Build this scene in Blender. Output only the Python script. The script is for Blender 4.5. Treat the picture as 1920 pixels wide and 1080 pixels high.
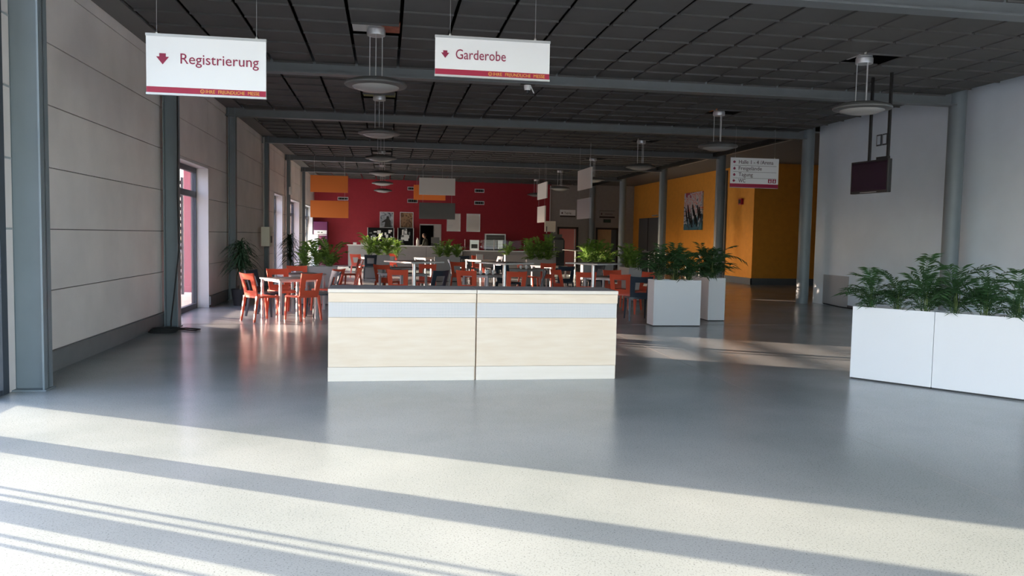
import bpy, bmesh, math, random
from mathutils import Vector, Matrix
random.seed(7)
for o in list(bpy.data.objects): bpy.data.objects.remove(o)
SC = bpy.context.scene
COL = SC.collection
PI = math.pi
def rad(a): return math.radians(a)

# ------------------------------------------------------------------ camera
YAW, PITCH, ROLL, FPX = 0.15868, 0.06426, 0.01875, 1484.8
cam = bpy.data.cameras.new('camera'); camo = bpy.data.objects.new('camera', cam); COL.objects.link(camo)
fw = Vector((math.sin(YAW)*math.cos(PITCH), math.cos(YAW)*math.cos(PITCH), -math.sin(PITCH)))
rt = Vector((math.cos(YAW), -math.sin(YAW), 0)); up = rt.cross(fw)
r2 = rt*math.cos(ROLL) + up*math.sin(ROLL); u2 = -rt*math.sin(ROLL) + up*math.cos(ROLL)
m = Matrix((r2, u2, -fw)).transposed().to_4x4(); m.translation = (0, 0, 1.6)
camo.matrix_world = m
cam.sensor_width = 36; cam.lens = FPX/1920*36; cam.clip_end = 400; cam.clip_start = .05
SC.camera = camo

# ------------------------------------------------------------------ sky, sun, exposure
SUN_AZ, SUN_EL = rad(29.0), rad(7.6)
sd = Vector((math.cos(SUN_AZ)*math.cos(SUN_EL), -math.sin(SUN_AZ)*math.cos(SUN_EL), -math.sin(SUN_EL)))
w = bpy.data.worlds.new('sky'); SC.world = w; w.use_nodes = True
nt = w.node_tree; bg = nt.nodes['Background']
sky = nt.nodes.new('ShaderNodeTexSky'); sky.sky_type = 'NISHITA'; sky.sun_disc = False
sky.sun_elevation = rad(24); sky.sun_rotation = math.atan2(-sd.x, -sd.y)
sky.air_density = 1.0; sky.dust_density = 1.5; sky.ozone_density = 1.0
hs = nt.nodes.new('ShaderNodeHueSaturation'); hs.inputs['Saturation'].default_value = .85
tint = nt.nodes.new('ShaderNodeMix'); tint.data_type = 'RGBA'; tint.blend_type = 'MULTIPLY'; tint.inputs[0].default_value = 1; tint.inputs[7].default_value = (1, .975, 1.03, 1)
nt.links.new(sky.outputs[0], hs.inputs['Color']); nt.links.new(hs.outputs[0], tint.inputs[6]); nt.links.new(tint.outputs[2], bg.inputs[0])
bg.inputs[1].default_value = 0.58
sl = bpy.data.lights.new('sun', 'SUN'); sl.energy = 14.0; sl.angle = rad(.55); sl.color = (1, .84, .62)
so = bpy.data.objects.new('sun', sl); COL.objects.link(so)
so.rotation_euler = sd.to_track_quat('-Z', 'Y').to_euler(); so.location = (-40, 40, 20)
def portal(name, loc, rot, sx, sy):
    l = bpy.data.lights.new(name, 'AREA'); l.shape = 'RECTANGLE'; l.size = sx; l.size_y = sy; l.cycles.is_portal = True
    o = bpy.data.objects.new(name, l); COL.objects.link(o); o.location = loc; o.rotation_euler = rot
portal('daylight_entrance', (3.8, -3.68, 2.1), (rad(90), 0, 0), 14.6, 4.2)
portal('daylight_side', (-4.02, 2.3, 2.1), (0, rad(-90), 0), 4.2, 11.6)
portal('daylight_door', (-4.05, 15.8, 1.45), (0, rad(-90), 0), 2.9, 3.3)
portal('daylight_window', (-4.05, 27.5, 1.45), (0, rad(-90), 0), 2.9, 4.2)
portal('daylight_window', (-4.05, 38.8, 1.45), (0, rad(-90), 0), 2.9, 4.8)
portal('daylight_window', (-4.05, 33.0, 1.45), (0, rad(-90), 0), 2.9, 4.0)
vs = SC.view_settings; vs.view_transform = 'Standard'; vs.look = 'None'; vs.gamma = 1; vs.use_curve_mapping = False
vs.exposure = 1.64
SC.cycles.sample_clamp_indirect = 2.5

# ------------------------------------------------------------------ materials
def new_mat(name):
    mt = bpy.data.materials.new(name); mt.use_nodes = True
    return mt, mt.node_tree, mt.node_tree.nodes['Principled BSDF']
def mat(name, col, rough=.5, metal=0, var=0.0, scale=6, spec=.5, bump=0, bscale=80, stretch=None, col2=None):
    mt, t, b = new_mat(name)
    b.inputs['Roughness'].default_value = rough; b.inputs['Metallic'].default_value = metal
    b.inputs['Specular IOR Level'].default_value = spec
    c = (*col, 1); b.inputs['Base Color'].default_value = c
    if var or col2:
        tc = t.nodes.new('ShaderNodeTexCoord'); n = t.nodes.new('ShaderNodeTexNoise'); n.inputs['Scale'].default_value = scale
        n.inputs['Detail'].default_value = 5
        if stretch:
            mp = t.nodes.new('ShaderNodeMapping'); mp.inputs['Scale'].default_value = stretch
            t.links.new(tc.outputs['Object'], mp.inputs[0]); t.links.new(mp.outputs[0], n.inputs[0])
        else: t.links.new(tc.outputs['Object'], n.inputs[0])
        r = t.nodes.new('ShaderNodeValToRGB'); r.color_ramp.elements[0].position = .3; r.color_ramp.elements[1].position = .7
        a = col2 if col2 else tuple(x*(1-var) for x in col)
        r.color_ramp.elements[0].color = (*a, 1); r.color_ramp.elements[1].color = (*(col if col2 else tuple(min(1, x*(1+var)) for x in col)), 1)
        t.links.new(n.outputs[0], r.inputs[0]); t.links.new(r.outputs[0], b.inputs['Base Color'])
    if bump:
        tc = t.nodes.new('ShaderNodeTexCoord'); n = t.nodes.new('ShaderNodeTexNoise'); n.inputs['Scale'].default_value = bscale
        bp = t.nodes.new('ShaderNodeBump'); bp.inputs['Strength'].default_value = bump; bp.inputs['Distance'].default_value = .01
        t.links.new(tc.outputs['Object'], n.inputs[0]); t.links.new(n.outputs[0], bp.inputs['Height']); t.links.new(bp.outputs[0], b.inputs['Normal'])
    return mt
M = {}
def floor_mat():
    mt, t, b = new_mat('floor_screed')
    tc = t.nodes.new('ShaderNodeTexCoord')
    n = t.nodes.new('ShaderNodeTexNoise'); n.inputs['Scale'].default_value = .7; n.inputs['Detail'].default_value = 6
    v = t.nodes.new('ShaderNodeTexNoise'); v.inputs['Scale'].default_value = 95; v.inputs['Detail'].default_value = 3; v.inputs['Roughness'].default_value = .7
    t.links.new(tc.outputs['Object'], n.inputs[0]); t.links.new(tc.outputs['Object'], v.inputs[0])
    r1 = t.nodes.new('ShaderNodeValToRGB'); r1.color_ramp.elements[0].position = .35; r1.color_ramp.elements[1].position = .68
    r1.color_ramp.elements[0].color = (.32, .345, .345, 1); r1.color_ramp.elements[1].color = (.40, .42, .42, 1)
    r2_ = t.nodes.new('ShaderNodeValToRGB'); r2_.color_ramp.elements[0].position = .34; r2_.color_ramp.elements[1].position = .44
    r2_.color_ramp.elements[0].color = (.42, .42, .42, 1); r2_.color_ramp.elements[1].color = (1, 1, 1, 1)
    mx = t.nodes.new('ShaderNodeMix'); mx.data_type = 'RGBA'; mx.blend_type = 'MULTIPLY'; mx.inputs[0].default_value = 1
    t.links.new(n.outputs[0], r1.inputs[0]); t.links.new(v.outputs[0], r2_.inputs[0])
    t.links.new(r1.outputs[0], mx.inputs[6]); t.links.new(r2_.outputs[0], mx.inputs[7]); t.links.new(mx.outputs[2], b.inputs['Base Color'])
    rr = t.nodes.new('ShaderNodeMapRange'); rr.inputs[1].default_value = .25; rr.inputs[2].default_value = .75; rr.inputs[3].default_value = .20; rr.inputs[4].default_value = .262
    t.links.new(n.outputs[0], rr.inputs[0]); t.links.new(rr.outputs[0], b.inputs['Roughness'])
    return mt
M['floor'] = floor_mat()
M['wall_panel'] = mat('concrete_panel', (.87, .80, .765), .85, var=.07, scale=1.3, bump=.15, bscale=60)
M['joint'] = mat('panel_joint', (.22, .20, .19), .9)
M['wall_white'] = mat('white_wall', (.78, .87, .96), .8, var=.03, scale=1.5, bump=.05, bscale=90)
M['baseboard'] = mat('grey_baseboard', (.20, .205, .21), .6, var=.06)
M['steel'] = mat('bluegrey_steel', (.19, .225, .245), .42, var=.05, scale=3)
M['steel_beam'] = mat('grey_beam', (.16, .175, .185), .45, var=.05)
M['tile'] = mat('dark_ceiling_tile', (.098, .096, .094), .8, var=.08, scale=2, bump=.2, bscale=150)
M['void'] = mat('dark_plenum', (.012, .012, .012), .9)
M['soffit'] = mat('ceiling_edge', (.2, .195, .19), .85)
M['red'] = mat('red_wall', (.36, .018, .032), .7, var=.05)
M['greywall'] = mat('taupe_wall', (.34, .315, .29), .8, var=.05)
M['yellow'] = mat('orange_yellow_wall', (.80, .335, .04), .7, var=.05)
M['maple'] = mat('maple_veneer', (.90, .73, .56), .4, col2=(.84, .65, .47), scale=2.2, stretch=(1.2, 1, 9))
M['maple_pale'] = mat('pale_maple_plinth', (.88, .76, .64), .4, col2=(.84, .72, .59), scale=2, stretch=(1, 1, 10))
M['counter_top'] = mat('brown_worktop', (.38, .33, .31), .6, var=.05)
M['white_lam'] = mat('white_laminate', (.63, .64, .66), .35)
M['white_lam_dim'] = mat('dimmed_white_laminate', (.36, .34, .33), .45)  # white planter laminate, darkened in colour for the dim far hall
M['dark_gap'] = mat('dark_gap', (.03, .03, .03), .8)
M['soil'] = mat('dark_soil', (.06, .05, .04), .95, var=.3, scale=40, bump=.6)
M['orange'] = mat('orange_red_plastic', (.72, .105, .05), .32)
M['navy'] = mat('dark_blue_plastic', (.03, .042, .06), .32)
M['table_top'] = mat('taupe_tabletop', (.25, .22, .20), .35, var=.05)
M['edge_white'] = mat('pale_edge', (.5, .48, .46), .4)
M['chrome'] = mat('brushed_steel', (.62, .62, .62), .3, metal=.9)
M['alu'] = mat('aluminium', (.60, .61, .62), .38, metal=.6)
M['lampgrey'] = mat('lamp_grey', (.15, .155, .155), .45, metal=.2)
M['diffuser'] = mat('opal_glass', (.42, .42, .41), .25)
M['sign_white'] = mat('sign_white', (.92, .92, .92), .45)
M['sign_red'] = mat('sign_crimson', (.40, .008, .05), .4)
M['sign_letter'] = mat('sign_letter_red', (.30, .012, .06), .5)
M['sign_dark'] = mat('sign_letter_dark', (.10, .05, .06), .5)
M['sign_yellow'] = mat('sign_letter_yellow', (.85, .42, .06), .5)
M['black'] = mat('black_plastic', (.015, .015, .016), .4)
M['rubber'] = mat('black_rubber', (.02, .02, .02), .7)
M['screen'] = mat('tv_screen', (.02, .006, .02), .06, spec=1.0)  # black glass; purple window reflection tinted into the base colour
M['leaf'] = mat('palm_leaf', (.05, .12, .04), .45, col2=(.025, .07, .025), scale=9)
M['leaf_far'] = mat('palm_leaf_brightened', (.24, .40, .07), .45, col2=(.10, .20, .04), scale=7)  # palm leaf with sunlight put into a brighter colour, for far palms
M['leaf_dark'] = mat('dracaena_leaf', (.025, .06, .025), .45, var=.3)
def translucent(mt, f):
    t = mt.node_tree; b = t.nodes['Principled BSDF']; o = t.nodes['Material Output']
    tl = t.nodes.new('ShaderNodeBsdfTranslucent'); mx = t.nodes.new('ShaderNodeMixShader'); mx.inputs[0].default_value = f
    src = b.inputs['Base Color'].links[0].from_socket; t.links.new(src, tl.inputs[0])
    t.links.new(b.outputs[0], mx.inputs[1]); t.links.new(tl.outputs[0], mx.inputs[2]); t.links.new(mx.outputs[0], o.inputs[0])
translucent(M['leaf'], .3); translucent(M['leaf_far'], .35)
M['stem'] = mat('green_stem', (.14, .20, .06), .6)
M['trunk'] = mat('woody_trunk', (.16, .12, .08), .9, var=.2, scale=20)
M['pot'] = mat('dark_pot', (.03, .03, .033), .5)
M['terracotta'] = mat('red_pot', (.45, .06, .035), .6)
M['panel_orange'] = mat('orange_felt', (.88, .25, .05), .9)
M['panel_white'] = mat('white_felt', (.84, .81, .76), .9)
M['panel_grey'] = mat('grey_felt', (.15, .16, .155), .9)
M['panel_mid'] = mat('mid_grey_felt', (.42, .42, .45), .9)
M['frame_dark'] = mat('dark_window_frame', (.05, .06, .075), .4)
M['frame_white'] = mat('white_reveal', (.68, .67, .66), .6)
M['cream_box'] = mat('cream_cabinet', (.85, .80, .66), .5)
M['brickboard'] = mat('rust_board', (.42, .13, .08), .8, var=.2, scale=9); M['mossboard'] = mat('yellow_green_board', (.40, .40, .18), .8, var=.35, scale=12)
M['bar'] = mat('grey_bar_front', (.34, .33, .32), .6, var=.04)
M['purple'] = mat('purple_machine', (.10, .006, .06), .35)
M['board_black'] = mat('matt_black_board', (.012, .012, .013), .9, spec=.1)
M['paper'] = mat('white_paper', (.75, .74, .72), .7)
M['doorgrey'] = mat('grey_steel_door', (.10, .105, .115), .5)
M['doorred'] = mat('salmon_door_leaf', (.80, .27, .23), .5)
M['doorwood'] = mat('wood_door_leaf', (.62, .38, .19), .5, var=.08, scale=4, stretch=(6, 1, 1))
M['doorframe'] = mat('dark_door_frame', (.04, .025, .02), .6)
M['reveal'] = mat('kitchen_white', (.62, .61, .60), .6)
M['ground'] = mat('outdoor_paving', (.42, .40, .38), .9, var=.1, scale=2)
M['pink'] = mat('outdoor_red_steel', (.42, .10, .12), .6)
M['fence'] = mat('outdoor_dark_slats', (.05, .05, .055), .7)
M['skin'] = mat('skin', (.50, .29, .20), .6)
M['hair'] = mat('dark_hair', (.03, .02, .015), .7)
M['cloth'] = mat('olive_grey_shirt', (.16, .15, .11), .85, var=.08, scale=8)
M['trouser'] = mat('dark_trousers', (.03, .03, .035), .85)
def band_mat():
    mt, t, b = new_mat('perforated_metal'); b.inputs['Roughness'].default_value = .45; b.inputs['Metallic'].default_value = 0
    tc = t.nodes.new('ShaderNodeTexCoord'); sp = t.nodes.new('ShaderNodeSeparateXYZ'); t.links.new(tc.outputs['Object'], sp.inputs[0])
    ds = []
    for k in (0, 2):
        mu = t.nodes.new('ShaderNodeMath'); mu.operation = 'MULTIPLY'; mu.inputs[1].default_value = 62
        fr = t.nodes.new('ShaderNodeMath'); fr.operation = 'FRACT'; sb = t.nodes.new('ShaderNodeMath'); sb.operation = 'SUBTRACT'; sb.inputs[1].default_value = .5
        pw = t.nodes.new('ShaderNodeMath'); pw.operation = 'MULTIPLY'
        t.links.new(sp.outputs[k], mu.inputs[0]); t.links.new(mu.outputs[0], fr.inputs[0]); t.links.new(fr.outputs[0], sb.inputs[0])
        t.links.new(sb.outputs[0], pw.inputs[0]); t.links.new(sb.outputs[0], pw.inputs[1]); ds.append(pw)
    ad = t.nodes.new('ShaderNodeMath'); ad.operation = 'ADD'; t.links.new(ds[0].outputs[0], ad.inputs[0]); t.links.new(ds[1].outputs[0], ad.inputs[1])
    lt = t.nodes.new('ShaderNodeMath'); lt.operation = 'LESS_THAN'; lt.inputs[1].default_value = .07; t.links.new(ad.outputs[0], lt.inputs[0])
    mx = t.nodes.new('ShaderNodeMix'); mx.data_type = 'RGBA'; mx.inputs[6].default_value = (.76, .69, .64, 1); mx.inputs[7].default_value = (.46, .45, .44, 1)
    t.links.new(lt.outputs[0], mx.inputs[0]); t.links.new(mx.outputs[2], b.inputs['Base Color'])
    return mt
M['band'] = band_mat()
def glass_mat(name='clear_glass', c=(.93, .95, .95)):
    mt, t, b = new_mat(name); t.nodes.remove(b)
    tr = t.nodes.new('ShaderNodeBsdfTransparent'); tr.inputs[0].default_value = (*c, 1)
    gl = t.nodes.new('ShaderNodeBsdfGlossy'); gl.inputs['Roughness'].default_value = 0
    fa = t.nodes.new('ShaderNodeLayerWeight'); fa.inputs[0].default_value = .5
    pw = t.nodes.new('ShaderNodeMath'); pw.operation = 'POWER'; pw.inputs[1].default_value = 5; t.links.new(fa.outputs['Facing'], pw.inputs[0])
    lw = t.nodes.new('ShaderNodeMath'); lw.operation = 'MULTIPLY_ADD'; lw.inputs[1].default_value = .7; lw.inputs[2].default_value = .03; t.links.new(pw.outputs[0], lw.inputs[0])
    mx = t.nodes.new('ShaderNodeMixShader'); t.links.new(lw.outputs[0], mx.inputs[0]); t.links.new(tr.outputs[0], mx.inputs[1]); t.links.new(gl.outputs[0], mx.inputs[2])
    t.links.new(mx.outputs[0], t.nodes['Material Output'].inputs[0])
    return mt
M['glass'] = glass_mat(); M['glass_tint'] = glass_mat('solar_glass', (.82, .78, .81))
def art_mat(name, cols, scale, dist=2.0, seed=0):
    mt, t, b = new_mat(name); b.inputs['Roughness'].default_value = .5
    tc = t.nodes.new('ShaderNodeTexCoord'); mp = t.nodes.new('ShaderNodeMapping'); mp.inputs['Location'].default_value = (seed, seed*.7, seed*1.3)
    n = t.nodes.new('ShaderNodeTexNoise'); n.inputs['Scale'].default_value = scale; n.inputs['Distortion'].default_value = dist; n.inputs['Detail'].default_value = 2
    r = t.nodes.new('ShaderNodeValToRGB'); r.color_ramp.interpolation = 'CONSTANT'
    while len(r.color_ramp.elements) < len(cols): r.color_ramp.elements.new(.5)
    for i, c in enumerate(cols):
        r.color_ramp.elements[i].position = 0 if i == 0 else .33 + .34*(i-1)/(len(cols)-1); r.color_ramp.elements[i].color = (*c, 1)
    t.links.new(tc.outputs['Object'], mp.inputs[0]); t.links.new(mp.outputs[0], n.inputs[0]); t.links.new(n.outputs[0], r.inputs[0]); t.links.new(r.outputs[0], b.inputs['Base Color'])
    return mt
def painting_mat():
    mt, t, b = new_mat('abstract_painting'); b.inputs['Roughness'].default_value = .5
    tc = t.nodes.new('ShaderNodeTexCoord'); sp = t.nodes.new('ShaderNodeSeparateXYZ'); t.links.new(tc.outputs['Object'], sp.inputs[0])
    n = t.nodes.new('ShaderNodeTexNoise'); n.inputs['Scale'].default_value = 1.6; n.inputs['Distortion'].default_value = 1.8; n.inputs['Detail'].default_value = 2; t.links.new(tc.outputs['Object'], n.inputs[0])
    a = t.nodes.new('ShaderNodeMath'); a.operation = 'MULTIPLY_ADD'; a.inputs[1].default_value = .36; t.links.new(sp.outputs[2], a.inputs[0])
    c = t.nodes.new('ShaderNodeMath'); c.operation = 'MULTIPLY_ADD'; c.inputs[1].default_value = 1.0; c.inputs[2].default_value = -.30; t.links.new(n.outputs[0], c.inputs[0]); t.links.new(c.outputs[0], a.inputs[2])
    r = t.nodes.new('ShaderNodeValToRGB'); r.color_ramp.interpolation = 'CONSTANT'
    cs = [(0, (.05, .17, .24)), (.24, (.03, .05, .09)), (.31, (.10, .24, .32)), (.38, (.62, .62, .64)), (.48, (.08, .10, .16)), (.53, (.60, .56, .58)), (.62, (.66, .25, .22)), (.68, (.58, .56, .60)), (.77, (.42, .05, .10))]
    while len(r.color_ramp.elements) < len(cs): r.color_ramp.elements.new(.9)
    for e, (p, q) in zip(r.color_ramp.elements, cs): e.position = p; e.color = (*q, 1)
    t.links.new(a.outputs[0], r.inputs[0]); t.links.new(r.outputs[0], b.inputs['Base Color']); return mt
M['art'] = painting_mat()
M['posterA'] = art_mat('blue_grey_poster', [(.02, .02, .03), (.12, .14, .18), (.35, .40, .45), (.5, .55, .6)], 3.0, 1, 3)
M['posterB'] = art_mat('brown_poster', [(.04, .025, .015), (.20, .11, .05), (.38, .22, .11), (.15, .08, .04)], 3.0, 1.5, 8)

# ------------------------------------------------------------------ mesh helpers
class MB:
    def __init__(s): s.v = []; s.f = []
    def box(s, x0, x1, y0, y1, z0, z1):
        n = len(s.v); s.v += [(x, y, z) for z in (z0, z1) for y in (y0, y1) for x in (x0, x1)]
        s.f += [tuple(n+i for i in q) for q in ((0, 2, 3, 1), (4, 5, 7, 6), (0, 1, 5, 4), (2, 6, 7, 3), (0, 4, 6, 2), (1, 3, 7, 5))]
        return s
    def hexa(s, lo, hi):                       # two 4-point rings, any shape
        n = len(s.v); s.v += [tuple(p) for p in lo] + [tuple(p) for p in hi]
        s.f += [tuple(n+i for i in q) for q in ((3, 2, 1, 0), (4, 5, 6, 7), (0, 1, 5, 4), (1, 2, 6, 5), (2, 3, 7, 6), (3, 0, 4, 7))]
        return s
    def bar(s, a, b, wx, wy=None, wx2=None, wy2=None):   # vertical-ish tapered bar
        wy = wy or wx; wx2 = wx2 or wx; wy2 = wy2 or wy
        R = lambda p, x, y: [(p[0]-x, p[1]-y, p[2]), (p[0]+x, p[1]-y, p[2]), (p[0]+x, p[1]+y, p[2]), (p[0]-x, p[1]+y, p[2])]
        return s.hexa(R(a, wx/2, wy/2), R(b, wx2/2, wy2/2))
    def lathe(s, prof, seg=24, c=(0, 0, 0)):
        n = len(s.v)
        for r, z in prof:
            for k in range(seg):
                a = 2*PI*k/seg; s.v.append((c[0]+r*math.cos(a), c[1]+r*math.sin(a), c[2]+z))
        for i in range(len(prof)-1):
            for k in range(seg):
                k2 = (k+1) % seg; s.f.append((n+i*seg+k, n+i*seg+k2, n+(i+1)*seg+k2, n+(i+1)*seg+k))
        s.f.append(tuple(n+k for k in reversed(range(seg)))); s.f.append(tuple(n+(len(prof)-1)*seg+k for k in range(seg)))
        return s
    def cyl(s, c, r, z0, z1, seg=16): return s.lathe([(r, z0), (r, z1)], seg, (c[0], c[1], 0))
    def tube(s, pts, r, seg=6):
        pts = [Vector(p) for p in pts]; n = len(s.v)
        for i, p in enumerate(pts):
            d = (pts[min(i+1, len(pts)-1)] - pts[max(i-1, 0)]).normalized()
            a = d.orthogonal().normalized() if abs(d.z) > .9 else d.cross(Vector((0, 0, 1))).normalized()
            b = d.cross(a)
            if i and a.dot(pa) < 0: a = -a; b = -b
            pa = a; rr = r[i] if isinstance(r, (list, tuple)) else r
            for k in range(seg):
                t = 2*PI*k/seg; s.v.append(tuple(p + a*rr*math.cos(t) + b*rr*math.sin(t)))
        for i in range(len(pts)-1):
            for k in range(seg):
                k2 = (k+1) % seg; s.f.append((n+i*seg+k, n+i*seg+k2, n+(i+1)*seg+k2, n+(i+1)*seg+k))
        s.f.append(tuple(n+k for k in reversed(range(seg)))); s.f.append(tuple(n+(len(pts)-1)*seg+k for k in range(seg)))
        return s
    def poly(s, pts): n = len(s.v); s.v += [tuple(p) for p in pts]; s.f.append(tuple(range(n, n+len(pts)))); return s
    def prism(s, pts, d):                      # polygon extruded by vector d
        n = len(s.v); k = len(pts); d = Vector(d)
        s.v += [tuple(Vector(p)) for p in pts] + [tuple(Vector(p)+d) for p in pts]
        s.f.append(tuple(range(n, n+k))); s.f.append(tuple(reversed(range(n+k, n+2*k))))
        for i in range(k): j = (i+1) % k; s.f.append((n+j, n+i, n+k+i, n+k+j))
        return s
    def mesh(s, name, mt, smooth=False):
        me = bpy.data.meshes.new(name); me.from_pydata(s.v, [], s.f); me.materials.append(mt)
        bm = bmesh.new(); bm.from_mesh(me); bmesh.ops.recalc_face_normals(bm, faces=bm.faces); bm.to_mesh(me); bm.free()
        if smooth:
            for p in me.polygons: p.use_smooth = True
        me.update(); return me
    def build(s, name, mt, parent=None, smooth=False): return put(name, s.mesh(name, mt, smooth), parent)
def put(name, me, parent=None, loc=None, rz=None):
    o = bpy.data.objects.new(name, me); COL.objects.link(o)
    if parent: o.parent = parent
    if loc is not None: o.location = loc
    if rz is not None: o.rotation_euler = (0, 0, rz)
    return o
def tag(o, label=None, cat=None, group=None, kind=None):
    if label: o['label'] = label
    if cat: o['category'] = cat
    if group: o['group'] = group
    if kind: o['kind'] = kind
    return o
def thing(name, label, cat, loc=(0, 0, 0), rz=0, group=None):
    o = bpy.data.objects.new(name, None); COL.objects.link(o); o.location = loc; o.rotation_euler = (0, 0, rz); o.empty_display_size = .1
    return tag(o, label, cat, group)
def struct(name, mb, mt, label=None, cat=None):
    o = mb.build(name, mt); tag(o, label, cat, None, 'structure'); return o
def smooth_sharp(me, ang=35):
    for p in me.polygons: p.use_smooth = True
    try: me.set_sharp_from_angle(angle=rad(ang))
    except Exception: pass
    return me
def bevel(o, w, seg=2):
    b = o.modifiers.new('bevel', 'BEVEL'); b.width = w; b.segments = seg; b.limit_method = 'ANGLE'; return o
def copy_tree(o, parent=None):
    c = o.copy(); COL.objects.link(c); c.parent = parent
    for ch in list(o.children): copy_tree(ch, c)
    return c
def text_mesh(name, body, size, mt, parent, loc, rot, ext=.0015, width=None, jitter=None):
    cu = bpy.data.curves.new(name, 'FONT'); cu.body = body; cu.size = size; cu.extrude = ext; cu.resolution_u = 3
    t = bpy.data.objects.new('tmp', cu); COL.objects.link(t)
    bpy.context.view_layer.update()
    me = bpy.data.meshes.new_from_object(t.evaluated_get(bpy.context.evaluated_depsgraph_get()))
    bpy.data.objects.remove(t); bpy.data.curves.remove(cu); me.name = name
    me.materials.clear(); me.materials.append(mt)
    if width:
        xs = [v.co.x for v in me.vertices]; x0 = min(xs); k = width/(max(xs)-x0)
        for v in me.vertices: v.co.x = (v.co.x-x0)*k
    if jitter:
        for v in me.vertices: v.co.y += jitter*math.sin(v.co.x*90)
    o = put(name, me, parent, loc); o.rotation_euler = rot
    return o

# ------------------------------------------------------------------ room shell
XL, XR, YF, YB, ZC = -3.68, 11.3, -3.6, 42.0, 4.47
FR = [8.45 + 5.46*k for k in range(-2, 7)]         # frame lines
TS = .6935                                          # ceiling tile pitch along X
struct('floor', MB().box(-4.1, 22, YF-.1, 44, -.2, 0), M['floor'], 'polished grey screed floor of the hall', 'floor')
FLO = bpy.data.objects['floor']
MB().tube([(3.85, -3.5, -.003), (3.85, 14.2, -.003)], .004, 4).build('floor_joint', M['joint'], FLO)
MB().tube([(-3.6, 14.25, -.003), (10.6, 14.25, -.003)], .006, 4).build('floor_joint', M['joint'], FLO)
# outside ground
g = struct('ground_outside', MB().box(-90, -4.1, -60, 120, -.25, -.06).box(-4.1, 60, -60, YF-.1, -.25, -.06), M['ground'], 'pale paving outside the windows', 'ground')
# left wall: openings per bay
OPEN = [(14.25, 17.42), (27.3, 29.4), (31.0, 34.95), (36.4, 41.2)]
JZ = [.235, .91, 1.59, 2.27, 2.955, 3.63, 4.31]
bl = list(zip([8.25]+[q[1] for q in OPEN], [q[0] for q in OPEN]+[YB]))       # solid stretches
mb = MB()
for a, b in bl: mb.box(-4.02, XL-.03, a, b, 0, 5)
for a, b in OPEN: mb.box(-4.02, XL-.03, a, b, 2.92, 5)
wl = struct('wall_left', mb, M['joint'], 'pale concrete panel wall along the left side', 'wall')
def seg_panels(y0, y1, z0):
    for i in range(len(JZ)):
        a = JZ[i]; b = JZ[i+1] if i+1 < len(JZ) else 4.98
        if b <= z0: continue
        a = max(a, z0)
        MB().box(XL-.031, XL+random.uniform(-.004, .004), y0+.006, y1-.006, a+.006, b-.006).build('panel', M['wall_panel'], wl)
cuts = [8.25] + [f for f in FR if f > 9] + [YB]
for a, b in zip(cuts[:-1], cuts[1:]):
    op = [q for q in OPEN if a-1 < q[0] < b]
    if op:
        y0, y1 = op[0]
        seg_panels(a, y0, 0); seg_panels(y1, b, 0); seg_panels(y0, y1, 2.92)
    else: seg_panels(a, b, 0)
mb = MB()
for a, b in bl: mb.box(XL, XL+.045, a, b, .05, .235); mb.box(XL, XL+.02, a, b, 0, .05)
struct('baseboard_left', mb, M['baseboard'], 'grey skirting along the left panel wall', 'baseboard')
# window / door units in the left wall
for n, (y0, y1) in enumerate(OPEN):
    X0 = -3.93
    fr = MB(); t = .07
    fr.box(X0-.05, X0+.03, y0, y0+t, 0, 2.92).box(X0-.05, X0+.03, y1-t, y1, 0, 2.92).box(X0-.05, X0+.03, y0, y1, 2.80, 2.92).box(X0-.05, X0+.03, y0, y1, 0, .10)
    fr.box(X0-.05, X0+.03, y0, y1, 2.30, 2.42)
    ym = y0+(y1-y0)*(.5 if n == 0 else .55); fr.box(X0-.05, X0+.03, ym-.06, ym+.06, 0, 2.92)
    wnd = struct('window_%d' % (n+1), fr, M['frame_dark'],
        ['dark framed glass door in the left wall behind the second column', 'dark framed window beside the wall-mounted cream cabinet', 'dark framed window before the last left column', 'dark framed window beside the red back wall, behind the last column'][n], 'window')
    for a, b in ((y0+t, ym-.06), (ym+.06, y1-t)):
        for c, d in ((.10, 2.30), (2.42, 2.80)): MB().box(X0-.012, X0-.004, a, b, c, d).build('pane', M['glass' if n == 3 else 'glass_tint'], wnd)
    MB().box(X0+.03, XL+.012, y1-.02, y1+.03, 0, 2.95).box(X0+.03, XL+.012, y0-.03, y0+.02, 0, 2.95).box(X0+.03, XL+.012, y0+.02, y1-.02, 2.90, 2.95).build('reveal', M['frame_white'], wnd)
    MB().box(X0+.03, X0+.06, ym+.09, ym+.11, .95, 1.15).build('handle', M['alu'], wnd)
# side glazing beside the camera (entrance doors)
gx = -3.63
g4 = MB().box(gx-.06, gx+.04, 8.14, 8.26, 0, 4.98)
posts = [(7.9, 8.0), (6.6, 6.92), (5.5, 5.74), (4.3, 4.55), (3.0, 3.3), (1.8, 2.05), (.5, .8), (-.7, -.45), (-1.9, -1.6), (-3.55, -3.3)]
for a, b in posts: g4.box(gx-.05, gx+.03, a, b, 0, 4.98)
g4.box(gx-.05, gx+.03, -3.6, 8.2, 4.3, 4.98).box(gx-.05, gx+.03, -3.6, 8.2, 0, .05).box(gx-.04, gx+.03, -3.6, 8.2, 2.46, 2.56)
w4 = struct('window_5', g4, M['frame_dark'], 'tall dark framed entrance glazing at the left edge', 'window')
ys = [8.2]+[v for p in posts for v in (p[1], p[0])]+[-3.6]
for i in range(0, len(ys)-1, 2):
    b, a = ys[i], ys[i+1]
    if b-a < .02: continue
    for z0, z1 in ((.05, 2.46), (2.56, 4.3)): MB().box(gx-.012, gx-.004, a, b, z0, z1).build('pane', M['glass'], w4)
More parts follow.
